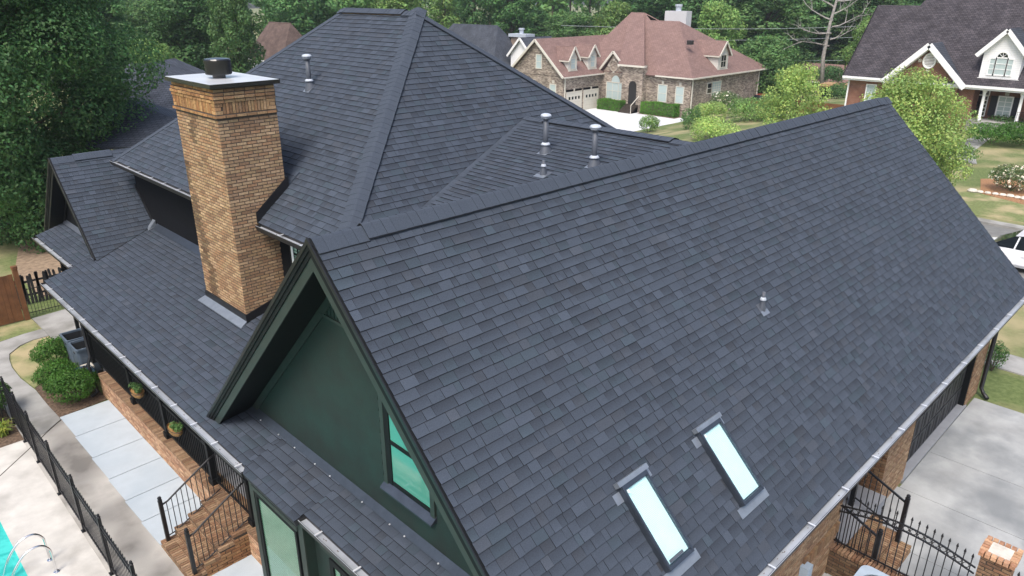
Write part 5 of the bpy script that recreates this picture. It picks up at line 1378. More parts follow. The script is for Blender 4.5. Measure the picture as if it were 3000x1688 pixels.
for (xa, xb) in ((65.9, 68.4), (69.0, 71.5)):
    d_ = MB().box((xa, GY - .06, BG + .02), (xb, GY - .02, BG + 2.2)).build('garage_door', 'cream_paint', BH_)
    f = MB(); f.box((xa - .12, GY - .09, BG), (xa, GY - .005, BG + 2.32)); f.box((xb, GY - .09, BG), (xb + .12, GY - .005, BG + 2.32)); f.box((xa, GY - .09, BG + 2.2), (xb, GY - .005, BG + 2.32)); f.build('door_frame', 'cream_paint', d_)
    for i in range(4): MB().box((xa + .28 + i * .56, GY - .075, BG + 1.42), (xa + .56 + i * .56, GY - .061, BG + 1.75)).build('pane', 'dark_glass', d_)
    for zz in (.55, 1.1, 1.65): MB().box((xa, GY - .064, BG + zz), (xb, GY - .0605, BG + zz + .03)).build('panel_joint', 'limestone', d_)
    for i in range(int((xb - xa + .3) / .075)): MB().box((xa - .15 + i * .075, GY - .035, BG + 2.36), (xa - .15 + i * .075 + .06, GY - .004, BG + 2.58)).build('soldier_brick', 'brick', d_)
    MB().box(((xa + xb) / 2 - .12, GY - .06, BG + 2.34), ((xa + xb) / 2 + .12, GY - .036, BG + 2.66)).build('keystone', 'limestone', d_)
# main block
FXM = 72.6
wall_part('wall', [(FXM, GY), (FXM, 45.5), (88, 45.5)], BG, 1.72, 'brown_brick', BH_, 'brick walls of the main block')
mainE = 1.70; pk1 = onx(B_(170, 75), 79.5); pk0 = onx(A_(1490, 70), 79.5); 
zpk = pk1.z
poly_part('roof', [(FXM - .4, 45.1, mainE), (FXM - .4, 62.5, mainE), (79.5, pk0.y, zpk), (79.5, pk1.y, zpk)], 'brown_shingle', BH_, label='tall front hip slope')
poly_part('roof', [(FXM - .4, 62.5, mainE), (86.6, 66, mainE), (79.5, pk0.y, zpk)], 'brown_shingle', BH_)
hr = onx(B_(600, 180), 79.0); hl = onx(B_(290, 160), 79.0)
poly_part('roof', [(FXM - .42, 45.08, mainE + .01), (FXM - .42, 53, mainE + .01), (79.0, hl.y + 1.5, hr.z), (79.0, hr.y, hr.z)], 'brown_shingle', BH_, label='lower right hip slope')
poly_part('roof', [(FXM - .42, 45.08, mainE + .01), (79.0, hr.y, hr.z), (89.5, 45.08, mainE + .01)], 'brown_shingle', BH_, label='right end slope with one dormer')
poly_part('roof', [(79.5, pk1.y, zpk), (79.5, pk0.y, zpk), (88, 60, mainE), (88, 47, mainE)], 'brown_shingle', BH_)
MB().box((FXM - .48, 45.0, mainE - .10), (FXM - .36, 50, mainE + .05)).build('gutter', 'cream_paint', BH_); MB().box((FXM - .42, 44.98, mainE - .10), (89.4, 45.1, mainE + .05)).build('gutter', 'cream_paint', BH_)
# entrance bay rising a little higher, arched door, front gable
ey0, ey1 = 51.4, 54.3
eb = wall_part('wall', [(FXM - .9, ey1), (FXM - .9, ey0), (FXM, ey0)], BG, 2.75, 'brown_brick', BH_, 'entrance bay')
poly_part('roof', [(FXM - 1.25, ey0 - .4, 2.7), (FXM - 1.25, ey1 + .4, 2.7), (79.4, pk0.y, zpk + .02), (79.4, pk1.y, zpk + .02)], 'brown_shingle', BH_, label='slope running down to the entrance')
MB().box((FXM - 1.32, ey0 - .45, 2.52), (FXM - .88, ey1 + .45, 2.72)).build('cornice', 'cream_paint', BH_)
m = MB(); cy_ = 52.7; n = 10; arch = [(FXM - .93, cy_ - .55, BG + .9)] + [(FXM - .93, cy_ - .55 * cos(pi * k / n), BG + 3.0 + .55 * sin(pi * k / n)) for k in range(n + 1)] + [(FXM - .93, cy_ + .55, BG + .9)]
m.face(arch); m.face([(FXM - .915, y, z) for x, y, z in arch][::-1]); m.build('arched_door', 'bronze_metal', BH_)
for k in range(5): MB().box((FXM - 1.1 - .3 * k, cy_ - .9, BG), (FXM - .91, cy_ + .9, BG + .9 - .18 * k)).build('front_step', 'mortar_dark', BH_)
MB().tube([(FXM - 2.4, cy_ - 1.0, BG), (FXM - 2.4, cy_ - 1.0, BG + 1.0), (FXM - 1.0, cy_ - 1.0, BG + 1.9)], .04, 6).build('handrail', 'cream_paint', BH_)
gx_ = FXM - .35; ga = onx(A_(1285, 545), gx_); gl = onx(A_(1105, 740), gx_); grt = onx(A_(1475, 820), gx_)
m = MB(); gp = [(gx_, gl.y - .3, 1.3), (gx_, grt.y + .3, 1.3), (gx_, ga.y, ga.z - .25)]; m.face(gp, uv=[(p[1], p[2]) for p in gp]); wall(m, (gx_, gl.y - .3), (gx_, grt.y + .3), BG, 1.3); m.build('gable', 'brown_brick', BH_)
zf = min(gl.z, grt.z); hh_ = (gl.y - grt.y) / 2
for yy in (gl.y, grt.y):
    poly_part('roof', [(gx_ - .3, yy, zf), (gx_ - .3, ga.y, ga.z), (gx_ + 5.5, ga.y, ga.z), (gx_ + 3.0, yy, zf)], 'brown_shingle', BH_)
    rake_bar((gx_ - .32, yy, zf - .08), (gx_ - .32, ga.y, ga.z - .12), BH_)
w0 = onx(A_(1190, 940), gx_); w1 = onx(A_(1395, 1165), gx_)
win_x(gx_, w1.y, w0.y, w1.z, w0.z, BH_, nb=3)
m = MB(); c = (w0.y + w1.y) / 2; n = 12; m.face([(gx_ - .05, c + .62 * cos(pi * k / n), w0.z + .1 + .75 * sin(pi * k / n)) for k in range(n + 1)]); m.build('fanlight', 'pale_glass', BH_)
mg = MB().tube([(gx_ - .03, ga.y + .62 * cos(2 * pi * k / 20), ga.z - 1.75 + .62 * sin(2 * pi * k / 20)) for k in range(21)], .07, 6, caps=False).build('round_medallion', 'brown_brick', BH_)
for k in range(4):
    a = pi / 2 * k; MB().box((gx_ - .09, ga.y + .68 * cos(a) - .12, ga.z - 1.75 + .68 * sin(a) - .12), (gx_ - .005, ga.y + .68 * cos(a) + .12, ga.z - 1.75 + .68 * sin(a) + .12)).build('keystone', 'limestone', BH_)
for (a, b) in ((B_(345, 975), B_(430, 1185)), (B_(565, 1000), B_(640, 1205))):
    p0, p1 = onx(a, FXM), onx(b, FXM); win_x(FXM, p1.y, p0.y, p1.z, p0.z, BH_); MB().box((FXM - .06, (p0.y + p1.y) / 2 - .15, p0.z + .12), (FXM - .005, (p0.y + p1.y) / 2 + .15, p0.z + .5)).build('keystone', 'limestone', BH_)
p0, p1 = ony(B_(1010, 945), 45.5), ony(B_(1100, 1085), 45.5); win_y(45.5, p0.x, p1.x, p1.z, p0.z, BH_, nr=5, nb=4)
p0, p1 = ony(B_(950, 960), 45.5), ony(B_(990, 1075), 45.5); win_y(45.5, p0.x, p1.x, p1.z, p0.z, BH_, 'dark_glass')
for x_, y_ in ((GXL + .25, GY - .08), (FXM - .08, 57.0), (FXM - .08, 54.6), (FXM + .2, 45.4), (87.6, 45.4)): MB().box((x_ - .06, y_ - .05, BG), (x_ + .06, y_ + .05, 1.5)).build('downspout', 'cream_paint', BH_)
# dormers facing the driveway and the side
def dormer_y(xc, y, zb, wd, ht, rise, back, parent, label, roofm='brown_shingle', sid='cream_siding', trimm='cream_paint', pane='pale_glass', nb=1):
    d_ = MB(); hw_ = wd / 2
    d_.face([(xc - hw_, y, zb), (xc + hw_, y, zb), (xc + hw_, y, zb + ht), (xc, y, zb + ht + rise * .92), (xc - hw_, y, zb + ht)], uv=[(0, zb), (wd, zb), (wd, zb + ht), (hw_, zb + ht + rise), (0, zb + ht)])
    for s in (-1, 1): d_.face([(xc + s * hw_, y, zb), (xc + s * hw_, y, zb + ht), (xc + s * hw_, y + back, zb + ht)], uv=[(0, zb), (0, zb + ht), (back, zb + ht)])
    d_ = d_.build('dormer', sid, parent); d_['label'] = label
    e = .28; sl = rise / hw_
    for s in (-1, 1):
        MB().slab([(xc, y - e, zb + ht + rise), (xc, y + back + rise, zb + ht + rise), (xc + s * (hw_ + e), y + back, zb + ht - e * sl), (xc + s * (hw_ + e), y - e, zb + ht - e * sl)], .1).build('dormer_roof', roofm, d_)
        MB().bar((xc + s * (hw_ + e), y - e - .03, zb + ht - e * sl - .08), (xc, y - e - .03, zb + ht + rise - .09), .08, .2).build('rake_board', trimm, d_)
        MB().box((xc + s * (hw_ + e), y - e, zb + ht - e * sl - .16), (xc + s * (hw_ + e) + .05, y + back * .9, zb + ht - e * sl - .02)).build('gutter', trimm, d_)
    win_y(y, xc - hw_ * .5, xc + hw_ * .5, zb + ht * .12, zb + ht * .82, d_, pane, trimm, nb=nb)
    MB().box((xc - hw_ - .05, y - .06, zb - .08), (xc + hw_ + .05, y + .02, zb + .02)).build('dormer_sill', trimm, d_)
for (l, rgt, lab) in (((705, 800), (810, 480), 'left cream dormer over the garage doors'), ((950, 775), (1052, 458), 'right cream dormer over the garage doors')):
    kk = (ridZ - ez) / (ridY - GY + .35); yf = onpl(A_(l[0] + 50, l[1]), (0, -kk, 1), ez - kk * (GY - .35)).y; a = ony(A_(*l), yf); b = ony(A_(rgt[0], l[1] - 10), yf); tp = ony(A_((l[0] + rgt[0]) / 2 + 22, rgt[1]), yf); tz = ony(A_(l[0], l[1] - (175 if l[0] < 800 else 190)), yf).z
    dormer_y((a.x + b.x) / 2, yf, a.z, (b.x - a.x), tz - a.z, tp.z - tz - .1, (tz - a.z) / 1.0, BH_, lab)
kk = (hr.z - mainE) / (hr.y - 45.08); yf = onpl(B_(1130, 780), (0, -kk, 1), mainE - kk * 45.08).y; a = ony(B_(1075, 785), yf); b = ony(B_(1195, 770), yf); tp = ony(B_(1190, 412), yf); tz = ony(B_(1090, 575), yf).z
dormer_y((a.x + b.x) / 2, yf, a.z, b.x - a.x, tz - a.z, tp.z - tz - .1, 2.6, BH_, 'cream dormer on the right end with a dark window', pane='dark_glass', nb=2)
q = onx(B_(545, 170), 84); MB().box((q.x, q.y - 1.6, 4), (q.x + 1.2, q.y + 1.6, q.z + 1.1)).build('chimney', 'white_siding', BH_); MB().lathe([(.35, 0), (.35, .5), (.45, .55), (.45, .8)], (q.x + .6, q.y, q.z + 1.1), 12).build('chimney_pot', 'pipe_light', BH_)
q = onpl(B_(735, 450), (0, -1, 1), 0) ; q = ony(B_(735, 450), 48.0); MB().box((q.x - .25, q.y - .3, q.z - .2), (q.x + .25, q.y + .3, q.z + .25)).build('roof_vent', 'bronze_metal', BH_)
# its pale drive, hedges and shrubs
sheet('court_drive', [(60, 40.5), (66, 40.0), (72.0, 44.0), (72.0, 50.5), (72.2, 57.6), (64.4, 57.6), (58, 57.0), (56.5, 49)], BG - .1, BG + .035, 'concrete_white')
def hedge(label, x0, x1, y0, y1, h, seed, z=BG, leaf='leaf_hedge'):
    root = thing('hedge', label, 'hedge', ((x0 + x1) / 2, (y0 + y1) / 2, z)); r = np.random.default_rng(seed)
    hx, hy = (x1 - x0) / 2, (y1 - y0) / 2; C_, N_ = [], []
    for (n, ax) in (((0, 0, 1), 2), ((-1, 0, 0), 0), ((1, 0, 0), 0), ((0, -1, 0), 1), ((0, 1, 0), 1)):
        ar = {2: hx * hy * 4, 0: hy * 2 * h, 1: hx * 2 * h}[ax]; k = int(ar * 420)
        p = np.stack([r.uniform(-hx, hx, k), r.uniform(-hy, hy, k), r.uniform(.03, h, k)], 1); s = {2: h, 0: hx * n[0], 1: hy * n[1]}[ax]; p[:, ax] = s + r.normal(0, .05, k)
        bul = 1 + .06 * np.sin(p[:, 1] * 2.3 + seed) ; p[:, 2] *= bul; C_.append(p); N_.append(np.tile(np.array(n, float), (k, 1)))
    link_mesh('foliage', leaf_mesh('foliage', np.concatenate(C_), np.concatenate(N_), .12, seed, .3), leaf, root)
    MB().box((-hx * .9, -hy * .96, 0), (hx * .9, hy * .96, h * .93)).build('stems', 'bark', root)
hedge('clipped hedge under the arched window of the brown brick house', 70.6, 71.9, 53.6, 57.0, 1.15, 301)
hedge('longer clipped hedge right of the brown brick house steps', 71.4, 72.4, 46.6, 51.2, 1.35, 302)
sheet('mulch_bed', [(70.9, 46.2), (72.6, 46.2), (72.6, 51.4), (71.1, 51.4)], BG - .1, BG + .05, 'mulch')
rc_ = wthing('parked_car', 'red car half hidden by shrubs beside the brown brick house', 'car', (85, 43.6, BG))
def car(root, cx, cy, z0, L, Wd, Ht, paint, along='x', flip=1):
    """lofted saloon body with glasshouse, wheels and lamps; length along x or y"""
    def T(a, b, z): return (cx + a * flip, cy + b, z0 + z) if along == 'x' else (cx + b, cy + a * flip, z0 + z)
    prof = [(-.5, .42, .62, .86), (-.47, .30, .82, .95), (-.36, .24, .90, 1.), (-.2, .22, .93, 1.), (0, .22, .95, 1.), (.2, .22, .95, 1.), (.34, .24, .90, 1.), (.46, .28, .78, .95), (.5, .40, .62, .86)]
    m = MB(); rings = []
    for (t, zb, zt, wf_) in prof:
        hw_ = Wd / 2 * wf_; a = t * L; rings.append([(a, -hw_ * .92, zb), (a, -hw_, zb + .12), (a, -hw_, zt - .22), (a, -hw_ * .94, zt - .04), (a, -hw_ * .6, zt), (a, hw_ * .6, zt), (a, hw_ * .94, zt - .04), (a, hw_, zt - .22), (a, hw_, zb + .12), (a, hw_ * .92, zb)])
    for i in range(len(rings) - 1):
        for j in range(10): k = (j + 1) % 10; m.face([T(*rings[i][j]), T(*rings[i][k]), T(*rings[i + 1][k]), T(*rings[i + 1][j])])
    m.face([T(*p) for p in rings[0]]); m.face([T(*p) for p in rings[-1]]); m.build('body', paint, root, False)
    gl = [(-.40, .93, .80), (-.24, Ht - .06, .68), (-.1, Ht, .66), (.08, Ht, .66), (.16, Ht - .05, .68), (.33, .93, .82)]
    m = MB(); g = MB()
    for i in range(5):
        (t0, z0_, w0_), (t1, z1_, w1_) = gl[i], gl[i + 1]
        a0, a1 = t0 * L, t1 * L; h0, h1 = Wd / 2 * w0_, Wd / 2 * w1_
        (g if i in (0, 4) else m).face([T(a0, -h0, z0_), T(a0, h0, z0_), T(a1, h1, z1_), T(a1, -h1, z1_)])
    m.build('roof', paint, root)
    for s in (-1, 1):
        sd = [T(t * L, s * Wd / 2 * (w_ if z > 1 else .88), z) for t, z, w_ in gl]; g.face(sd)
    g.build('glasshouse', 'dark_glass', root)
    for t in (-.12, .0, .14):
        for s in (-1, 1): MB().bar(T(t * L, s * Wd / 2 * .885, .93), T(t * L * .9, s * Wd / 2 * .70, Ht - .06), .05, .03).build('pillar', paint if t else 'can_dark', root)
    for t in (-.31, .31):
        for s in (-1, 1):
            c0 = T(t * L, s * (Wd / 2 - .2), .31); c1 = T(t * L, s * (Wd / 2 + .01), .31); w_ = MB().tube([c0, c1], .32, 20).build('wheel', 'tyre', root)
            MB().tube([c1, T(t * L, s * (Wd / 2 + .02), .31)], .2, 16).build('rim', 'pipe_light', w_)
    for s in (-1, 1):
        MB().bar(T(.475 * L, s * Wd * .30, .70), T(.475 * L, s * Wd * .44, .70), .12, .1).build('headlight', 'pale_glass', root); MB().bar(T(-.485 * L, s * Wd * .30, .74), T(-.485 * L, s * Wd * .44, .74), .06, .1).build('tail_light', 'car_red', root)
        MB().bar(T(.04 * L, s * Wd * .505, .72), T(.07 * L, s * Wd * .505, .72), .03, .03).build('door_handle', paint, root)
car(rc_, 86.0, 43.6, gz(86, 43.6), 4.4, 1.8, 1.5, 'car_red', 'x')
wc = wthing('parked_car', 'white saloon car parked at the kerb on the right', 'car', (34.75, 5.1, 0))
car(wc, 34.75, 5.05, 0, 4.7, 1.82, 1.46, 'car_white', 'y')

# --- dark roofed red brick house on the right
Q1 = lambda x, y: (2400 + x / 4.391, y / 4.391)
Q2 = lambda x, y: (2700 + x / 4.14, 50 + y / 4.14)
RX = 68.0; RG = .15
RH = wthing('brick_house', 'red brick house with steep dark roof, white dormer and white porch column', 'house', (RX, 20, RG))
eL = onx(Q1(310, 975), RX); eR = onx(Q2(1242, 890), RX); ezr = eL.z; yL = eL.y
wx = RX + .45; yW = yL - .45
wall_part('wall', [(wx + 9, yW), (wx, yW), (wx, 16.9), (wx + 1.7, 16.9), (wx + 1.7, 3)], RG, ezr, 'red_brick', RH, 'red brick front wall')
pt = 1.09; rT = ony(Q1(765, 65), yL); rise1 = rT.z - ezr; run1 = rise1 / pt
yV = onx(Q1(1310, 80), RX + run1).y
poly_part('roof', [(RX, yL, ezr), (RX, 3, ezr), (RX + run1, 3, ezr + rise1), (RX + run1, yL, ezr + rise1)], 'violet_shingle', RH, label='steep dark front slope')
poly_part('roof', [(RX + 2 * run1, yL, ezr), (RX + 2 * run1, 3, ezr), (RX + run1, 3, ezr + rise1), (RX + run1, yL, ezr + rise1)], 'violet_shingle', RH)
# the higher main roof stands slightly proud of the lower one
q0 = onx(Q1(940, 890), RX); up_ = 4.6 / pt
poly_part('roof', [(RX - .12, q0.y, ezr + .03), (RX - .12, 3, ezr + .03), (RX + run1 + up_, 3, ezr + rise1 + 4.6), (RX + run1 + up_, yV - 2.0, ezr + rise1 + 4.6), (RX + run1 - .1, yV, ezr + rise1 + .05)], 'violet_shingle', RH, .2, label='upper part of the dark roof')
MB().box((RX - .16, 17.0, ezr - .16), (RX - .02, yL, ezr + .02)).build('gutter', 'white_paint', RH); MB().box((RX - .2, 3, ezr - .16), (RX - .13, 16.98, ezr + .03)).build('gutter', 'white_paint', RH)
MB().box((RX - .05, 3, ezr - .30), (RX + .5, yL, ezr - .17)).build('fascia', 'white_paint', RH)
MB().bar((wx - .03, yW + .02, RG), (wx - .03, yW + .02, ezr - .2), .12).build('corner_board', 'white_paint', RH)
MB().bar((RX, yL + .04, ezr - .08), (RX + run1, yL + .04, ezr + rise1 - .08), .08, .2).build('rake_board', 'violet_shingle', RH)
# brick gable with round louvre
gx2 = RX - .25; ap = onx(Q1(1437, 560), gx2); gL = onx(Q1(840, 1020), gx2); hwg = gL.y - ap.y
m = MB(); gp = [(gx2 + .3, ap.y + hwg - .5, gL.z), (gx2 + .3, ap.y - hwg + .5, gL.z), (gx2 + .3, ap.y, ap.z - .5)]; m.face(gp, uv=[(p[1], p[2]) for p in gp]); wall(m, (gx2 + .3, ap.y + hwg - .5), (gx2 + .3, ap.y - hwg + .5), RG, gL.z); m.build('gable', 'red_brick', RH)
bk = (ap.z - gL.z) / pt
for s in (-1, 1):
    poly_part('roof', [(gx2 - .2, ap.y + s * hwg, gL.z), (gx2 - .2, ap.y, ap.z), (gx2 + bk + .6, ap.y, ap.z), (gx2 + .35, ap.y + s * hwg, gL.z)], 'grey_shingle', RH)
    MB().bar((gx2 - .24, ap.y + s * (hwg + .1), gL.z - .22), (gx2 - .24, ap.y, ap.z - .12), .10, .42).build('rake_board', 'white_paint', RH)
    MB().bar((gx2 + .1, ap.y + s * (hwg - .2), gL.z - .30), (gx2 + .1, ap.y, ap.z - .40), .5, .06).build('soffit', 'white_paint', RH)
vc = onx(Q1(1420, 785), gx2 + .3); lo = MB().tube([(gx2 + .26, vc.y + .46 * cos(2 * pi * k / 24), vc.z + .56 * sin(2 * pi * k / 24)) for k in range(25)], .07, 6, caps=False).build('round_louvre', 'white_paint', RH)
for k in range(9):
    z_ = -.46 + k * .115; hw_ = .44 * math.sqrt(max(.02, 1 - (z_ / .56) ** 2)); MB().box((gx2 + .24, vc.y - hw_, vc.z + z_ - .035), (gx2 + .29, vc.y + hw_, vc.z + z_ + .035)).build('slat', 'white_paint', lo)
for a in (0, 90, 180, 270):
    a = radians(a); MB().box((gx2 + .25, vc.y + .72 * cos(a) - .13, vc.z + .8 * sin(a) - .13), (gx2 + .295, vc.y + .72 * cos(a) + .13, vc.z + .8 * sin(a) + .13)).build('keystone', 'limestone', RH)
sw_ = onx(Q1(665, 1165), wx); win_x(wx, sw_.y - .35, sw_.y + .35, sw_.z - .9, sw_.z + .45, RH, 'pale_glass', 'white_paint')
# white dormer with arched three-light window
DX = onpl(Q2(930, 748), (-pt, 0, 1), ezr + .03 - pt * (RX - .12)).x + .02
D_ = {k: onx(Q2(*v), DX) for k, v in dict(ap=(1065, 140), l=(695, 420), bl=(690, 735), br=(1165, 765), wl=(800, 690), wt=(985, 455), wr=(1120, 520)).items()}
yc = D_['ap'].y; hwd = (D_['bl'].y - D_['br'].y) / 2; ycd = (D_['bl'].y + D_['br'].y) / 2; zb = D_['bl'].z - .05; zs = D_['l'].z + .05; za = D_['ap'].z
m = MB(); f5 = [(DX, ycd + hwd, zb), (DX, ycd - hwd, zb), (DX, ycd - hwd, zs), (DX, ycd, za - .35), (DX, ycd + hwd, zs)]; m.face(f5, uv=[(p[1], p[2]) for p in f5])
for s in (-1, 1): f3 = [(DX, ycd + s * hwd, zb), (DX, ycd + s * hwd, zs), (DX + (zs - zb) / pt + .2, ycd + s * hwd, zs)]; m.face(f3, uv=[(p[0], p[2]) for p in f3])
dm = m.build('dormer', 'white_siding', RH); dm['label'] = 'large white dormer with arched window'
ov = D_['l'].y - (ycd + hwd) + .02
for s in (-1, 1):
    zo = zs - (za - zs) / (hwd + ov) * ov * .3 - .1
    MB().slab([(DX - .3, ycd, za), (DX + (za - zb) / pt + .8, ycd, za), (DX + (zo - zb) / pt + .5, ycd + s * (hwd + ov), zo), (DX - .3, ycd + s * (hwd + ov), zo)], .1).build('dormer_roof', 'grey_shingle', dm)
    MB().bar((DX - .34, ycd + s * (hwd + ov + .02), zo - .12), (DX - .34, ycd, za - .12), .10, .3).build('rake_board', 'white_paint', dm)
    MB().bar((DX - .15, ycd + s * (hwd + ov - .1), zo - .2), (DX - .15, ycd, za - .26), .3, .05).build('soffit', 'white_paint', dm)
MB().box((DX - .05, ycd - hwd - .08, zb - .1), (DX + .05, ycd + hwd + .08, zb + .08)).build('dormer_sill', 'white_paint', dm)
wy0, wy1 = D_['wr'].y, D_['wl'].y; wz0 = D_['wl'].z; wzt = D_['wr'].z; sw3 = (wy1 - wy0)
win_x(DX, wy0, wy0 + sw3 * .22, wz0, wzt, dm, 'pale_glass', 'white_paint', nr=3); win_x(DX, wy1 - sw3 * .22, wy1, wz0, wzt, dm, 'pale_glass', 'white_paint', nr=3); win_x(DX, wy0 + sw3 * .27, wy1 - sw3 * .27, wz0, wzt + .05, dm, 'pale_glass', 'white_paint', nr=3)
m = MB(); cc_ = (wy0 + wy1) / 2; rr_ = sw3 * .23; m.face([(DX - .03, cc_ + rr_ * cos(pi * k / 14), wzt + .15 + rr_ * sin(pi * k / 14)) for k in range(15)]); fl_ = m.build('fanlight', 'dark_glass', dm)
MB().tube([(DX - .05, cc_ + (rr_ + .05) * cos(pi * k / 14), wzt + .12 + (rr_ + .05) * sin(pi * k / 14)) for k in range(15)], .05, 6).build('arch_trim', 'white_paint', fl_)
for a in (45, 90, 135): MB().bar((DX - .045, cc_, wzt + .15), (DX - .045, cc_ + rr_ * cos(radians(a)), wzt + .15 + rr_ * sin(radians(a))), .03, .03).build('glazing_bar', 'white_paint', fl_)
# porch: column, door with sidelights, shuttered window, railing
FXP = wx + 1.65
for q in ((Q2(775, 880)), (Q2(1240, 900))):
    ct = onx(q, wx - .1); MB().lathe([(.17, 0), (.17, .15), (.125, .2), (.105, ezr - RG - 1.0 - .35), (.16, ezr - RG - 1.0 - .25), (.16, ezr - RG - 1.0 - .1)], (ct.x, ct.y, RG + .8), 14).build('porch_column', 'white_paint', RH, True)
MB().box((wx - .4, 3, RG), (FXP, 16.9, RG + .8)).build('porch_floor', 'concrete_path', RH)
d0, d1 = onx(Q2(585, 945), FXP), onx(Q2(745, 950), FXP); zf_ = RG + .8
dr = MB().box((FXP - .06, d1.y, zf_), (FXP - .01, d0.y, d0.z)).build('front_door', 'gloss_black', RH)
MB().tube([(FXP - .09, (d0.y + d1.y) / 2 + .28 * cos(2 * pi * k / 16), d0.z - .65 + .28 * sin(2 * pi * k / 16)) for k in range(17)], .06, 6, caps=False).build('wreath', 'leaf_dark', dr)
for (ya, yb) in ((d0.y + .1, d0.y + .38), (d1.y - .38, d1.y - .1)): win_x(FXP - .01, ya, yb, zf_ + .2, d0.z, RH, 'dark_glass', 'white_paint', nr=5, t=.06)
win_x(FXP - .01, d1.y - .4, d0.y + .4, d0.z + .12, d0.z + .42, RH, 'dark_glass', 'white_paint', nr=1, nb=4, t=.08)
w0, w1 = onx(Q2(955, 970), FXP), onx(Q2(1110, 975), FXP)
win_x(FXP, w1.y, w0.y, zf_ + .35, w0.z, RH, 'pale_glass', 'white_paint', nr=4, nb=2, t=.1)
MB().box((FXP - .06, (w0.y + w1.y) / 2 - .14, w0.z + .13), (FXP - .005, (w0.y + w1.y) / 2 + .14, w0.z + .55)).build('keystone', 'limestone', RH)
for (ya, yb) in ((w0.y + .12, w0.y + .62), (w1.y - .62, w1.y - .12)): MB().box((FXP - .06, ya, zf_ + .25), (FXP - .01, yb, w0.z + .05)).build('shutter', 'can_dark', RH)
for z_ in (.25, .95): MB().box((wx - .36, 3, zf_ + z_), (wx - .33, 13.6, zf_ + z_ + .04)).build('porch_rail', 'black_metal', RH)
for k in range(60): MB().box((wx - .355, 5.0 + k * .145, zf_), (wx - .335, 5.02 + k * .145, zf_ + .95)).build('baluster', 'black_metal', RH)

# --- grey roofed neighbour on the left
L1 = lambda x, y: (x / 2.574, y / 2.574)
NX = wthing('neighbour_house', 'house with plain dark grey shingle roof between the big tree and the chimney', 'house', (20, 48, 0))
t0, t1 = at(L1(965, 472), 47), at(L1(1082, 470), 46)
e0 = at(L1(1335, 700), 44); e0b = at(L1(1360, 850), 42)
zt = t0.z
poly_part('roof', [(t0.x, t0.y, zt), (t1.x, t1.y, zt), (e0b.x + .6, e0b.y - .5, e0b.z), at(L1(760, 850), 42)], 'grey_shingle', NX, label='upper roof slope')
poly_part('roof', [(t1.x, t1.y, zt), (e0b.x + .6, e0b.y - .5, e0b.z), (e0b.x + 7, e0b.y + 4.5, e0b.z), (t1.x + 3, t1.y + 3, zt)], 'grey_shingle', NX)
c0, c1 = at(L1(720, 755), 37.5), at(L1(965, 755), 37.5); c2 = at(L1(1330, 905), 35.5); c3 = at(L1(1000, 1110), 33.0); c4 = at(L1(640, 1110), 33.5)
poly_part('roof', [c0, c1, at(L1(1340, 905), 35.2), at(L1(1290, 1110), 32.5), c4], 'grey_shingle', NX, label='lower hip slope')
poly_part('roof', [c1, at(L1(1340, 905), 35.2), at(L1(1500, 900), 39), at(L1(1100, 760), 40)], 'grey_shingle', NX)
MB().bar(at(L1(1140, 862), 41.5), at(L1(1345, 842), 42.5), .12, .14).build('gutter', 'white_paint', NX); MB().bar(at(L1(1190, 882), 41.3), at(L1(1345, 868), 42.3), .3, .22).build('wall', 'white_siding', NX)
a_, b_ = at(L1(500, 1000), 36), at(L1(1290, 1100), 33)
wall_part('wall', [(a_.x, a_.y + 1), (b_.x - .2, b_.y + .6), (b_.x + 7, b_.y + 7)], 0, 3.2, 'red_brick', NX)
hp = MB()
for p_, q_ in (((965, 760, 37.5), (1220, 905, 36)), ((985, 515, 47), (1290, 690, 44))):
    hp.bar(at(L1(p_[0], p_[1]), p_[2]), at(L1(q_[0], q_[1]), q_[2]), .3, .06)
tag(hp.build('hip_caps', 'shingle_deck', NX), kind='stuff')

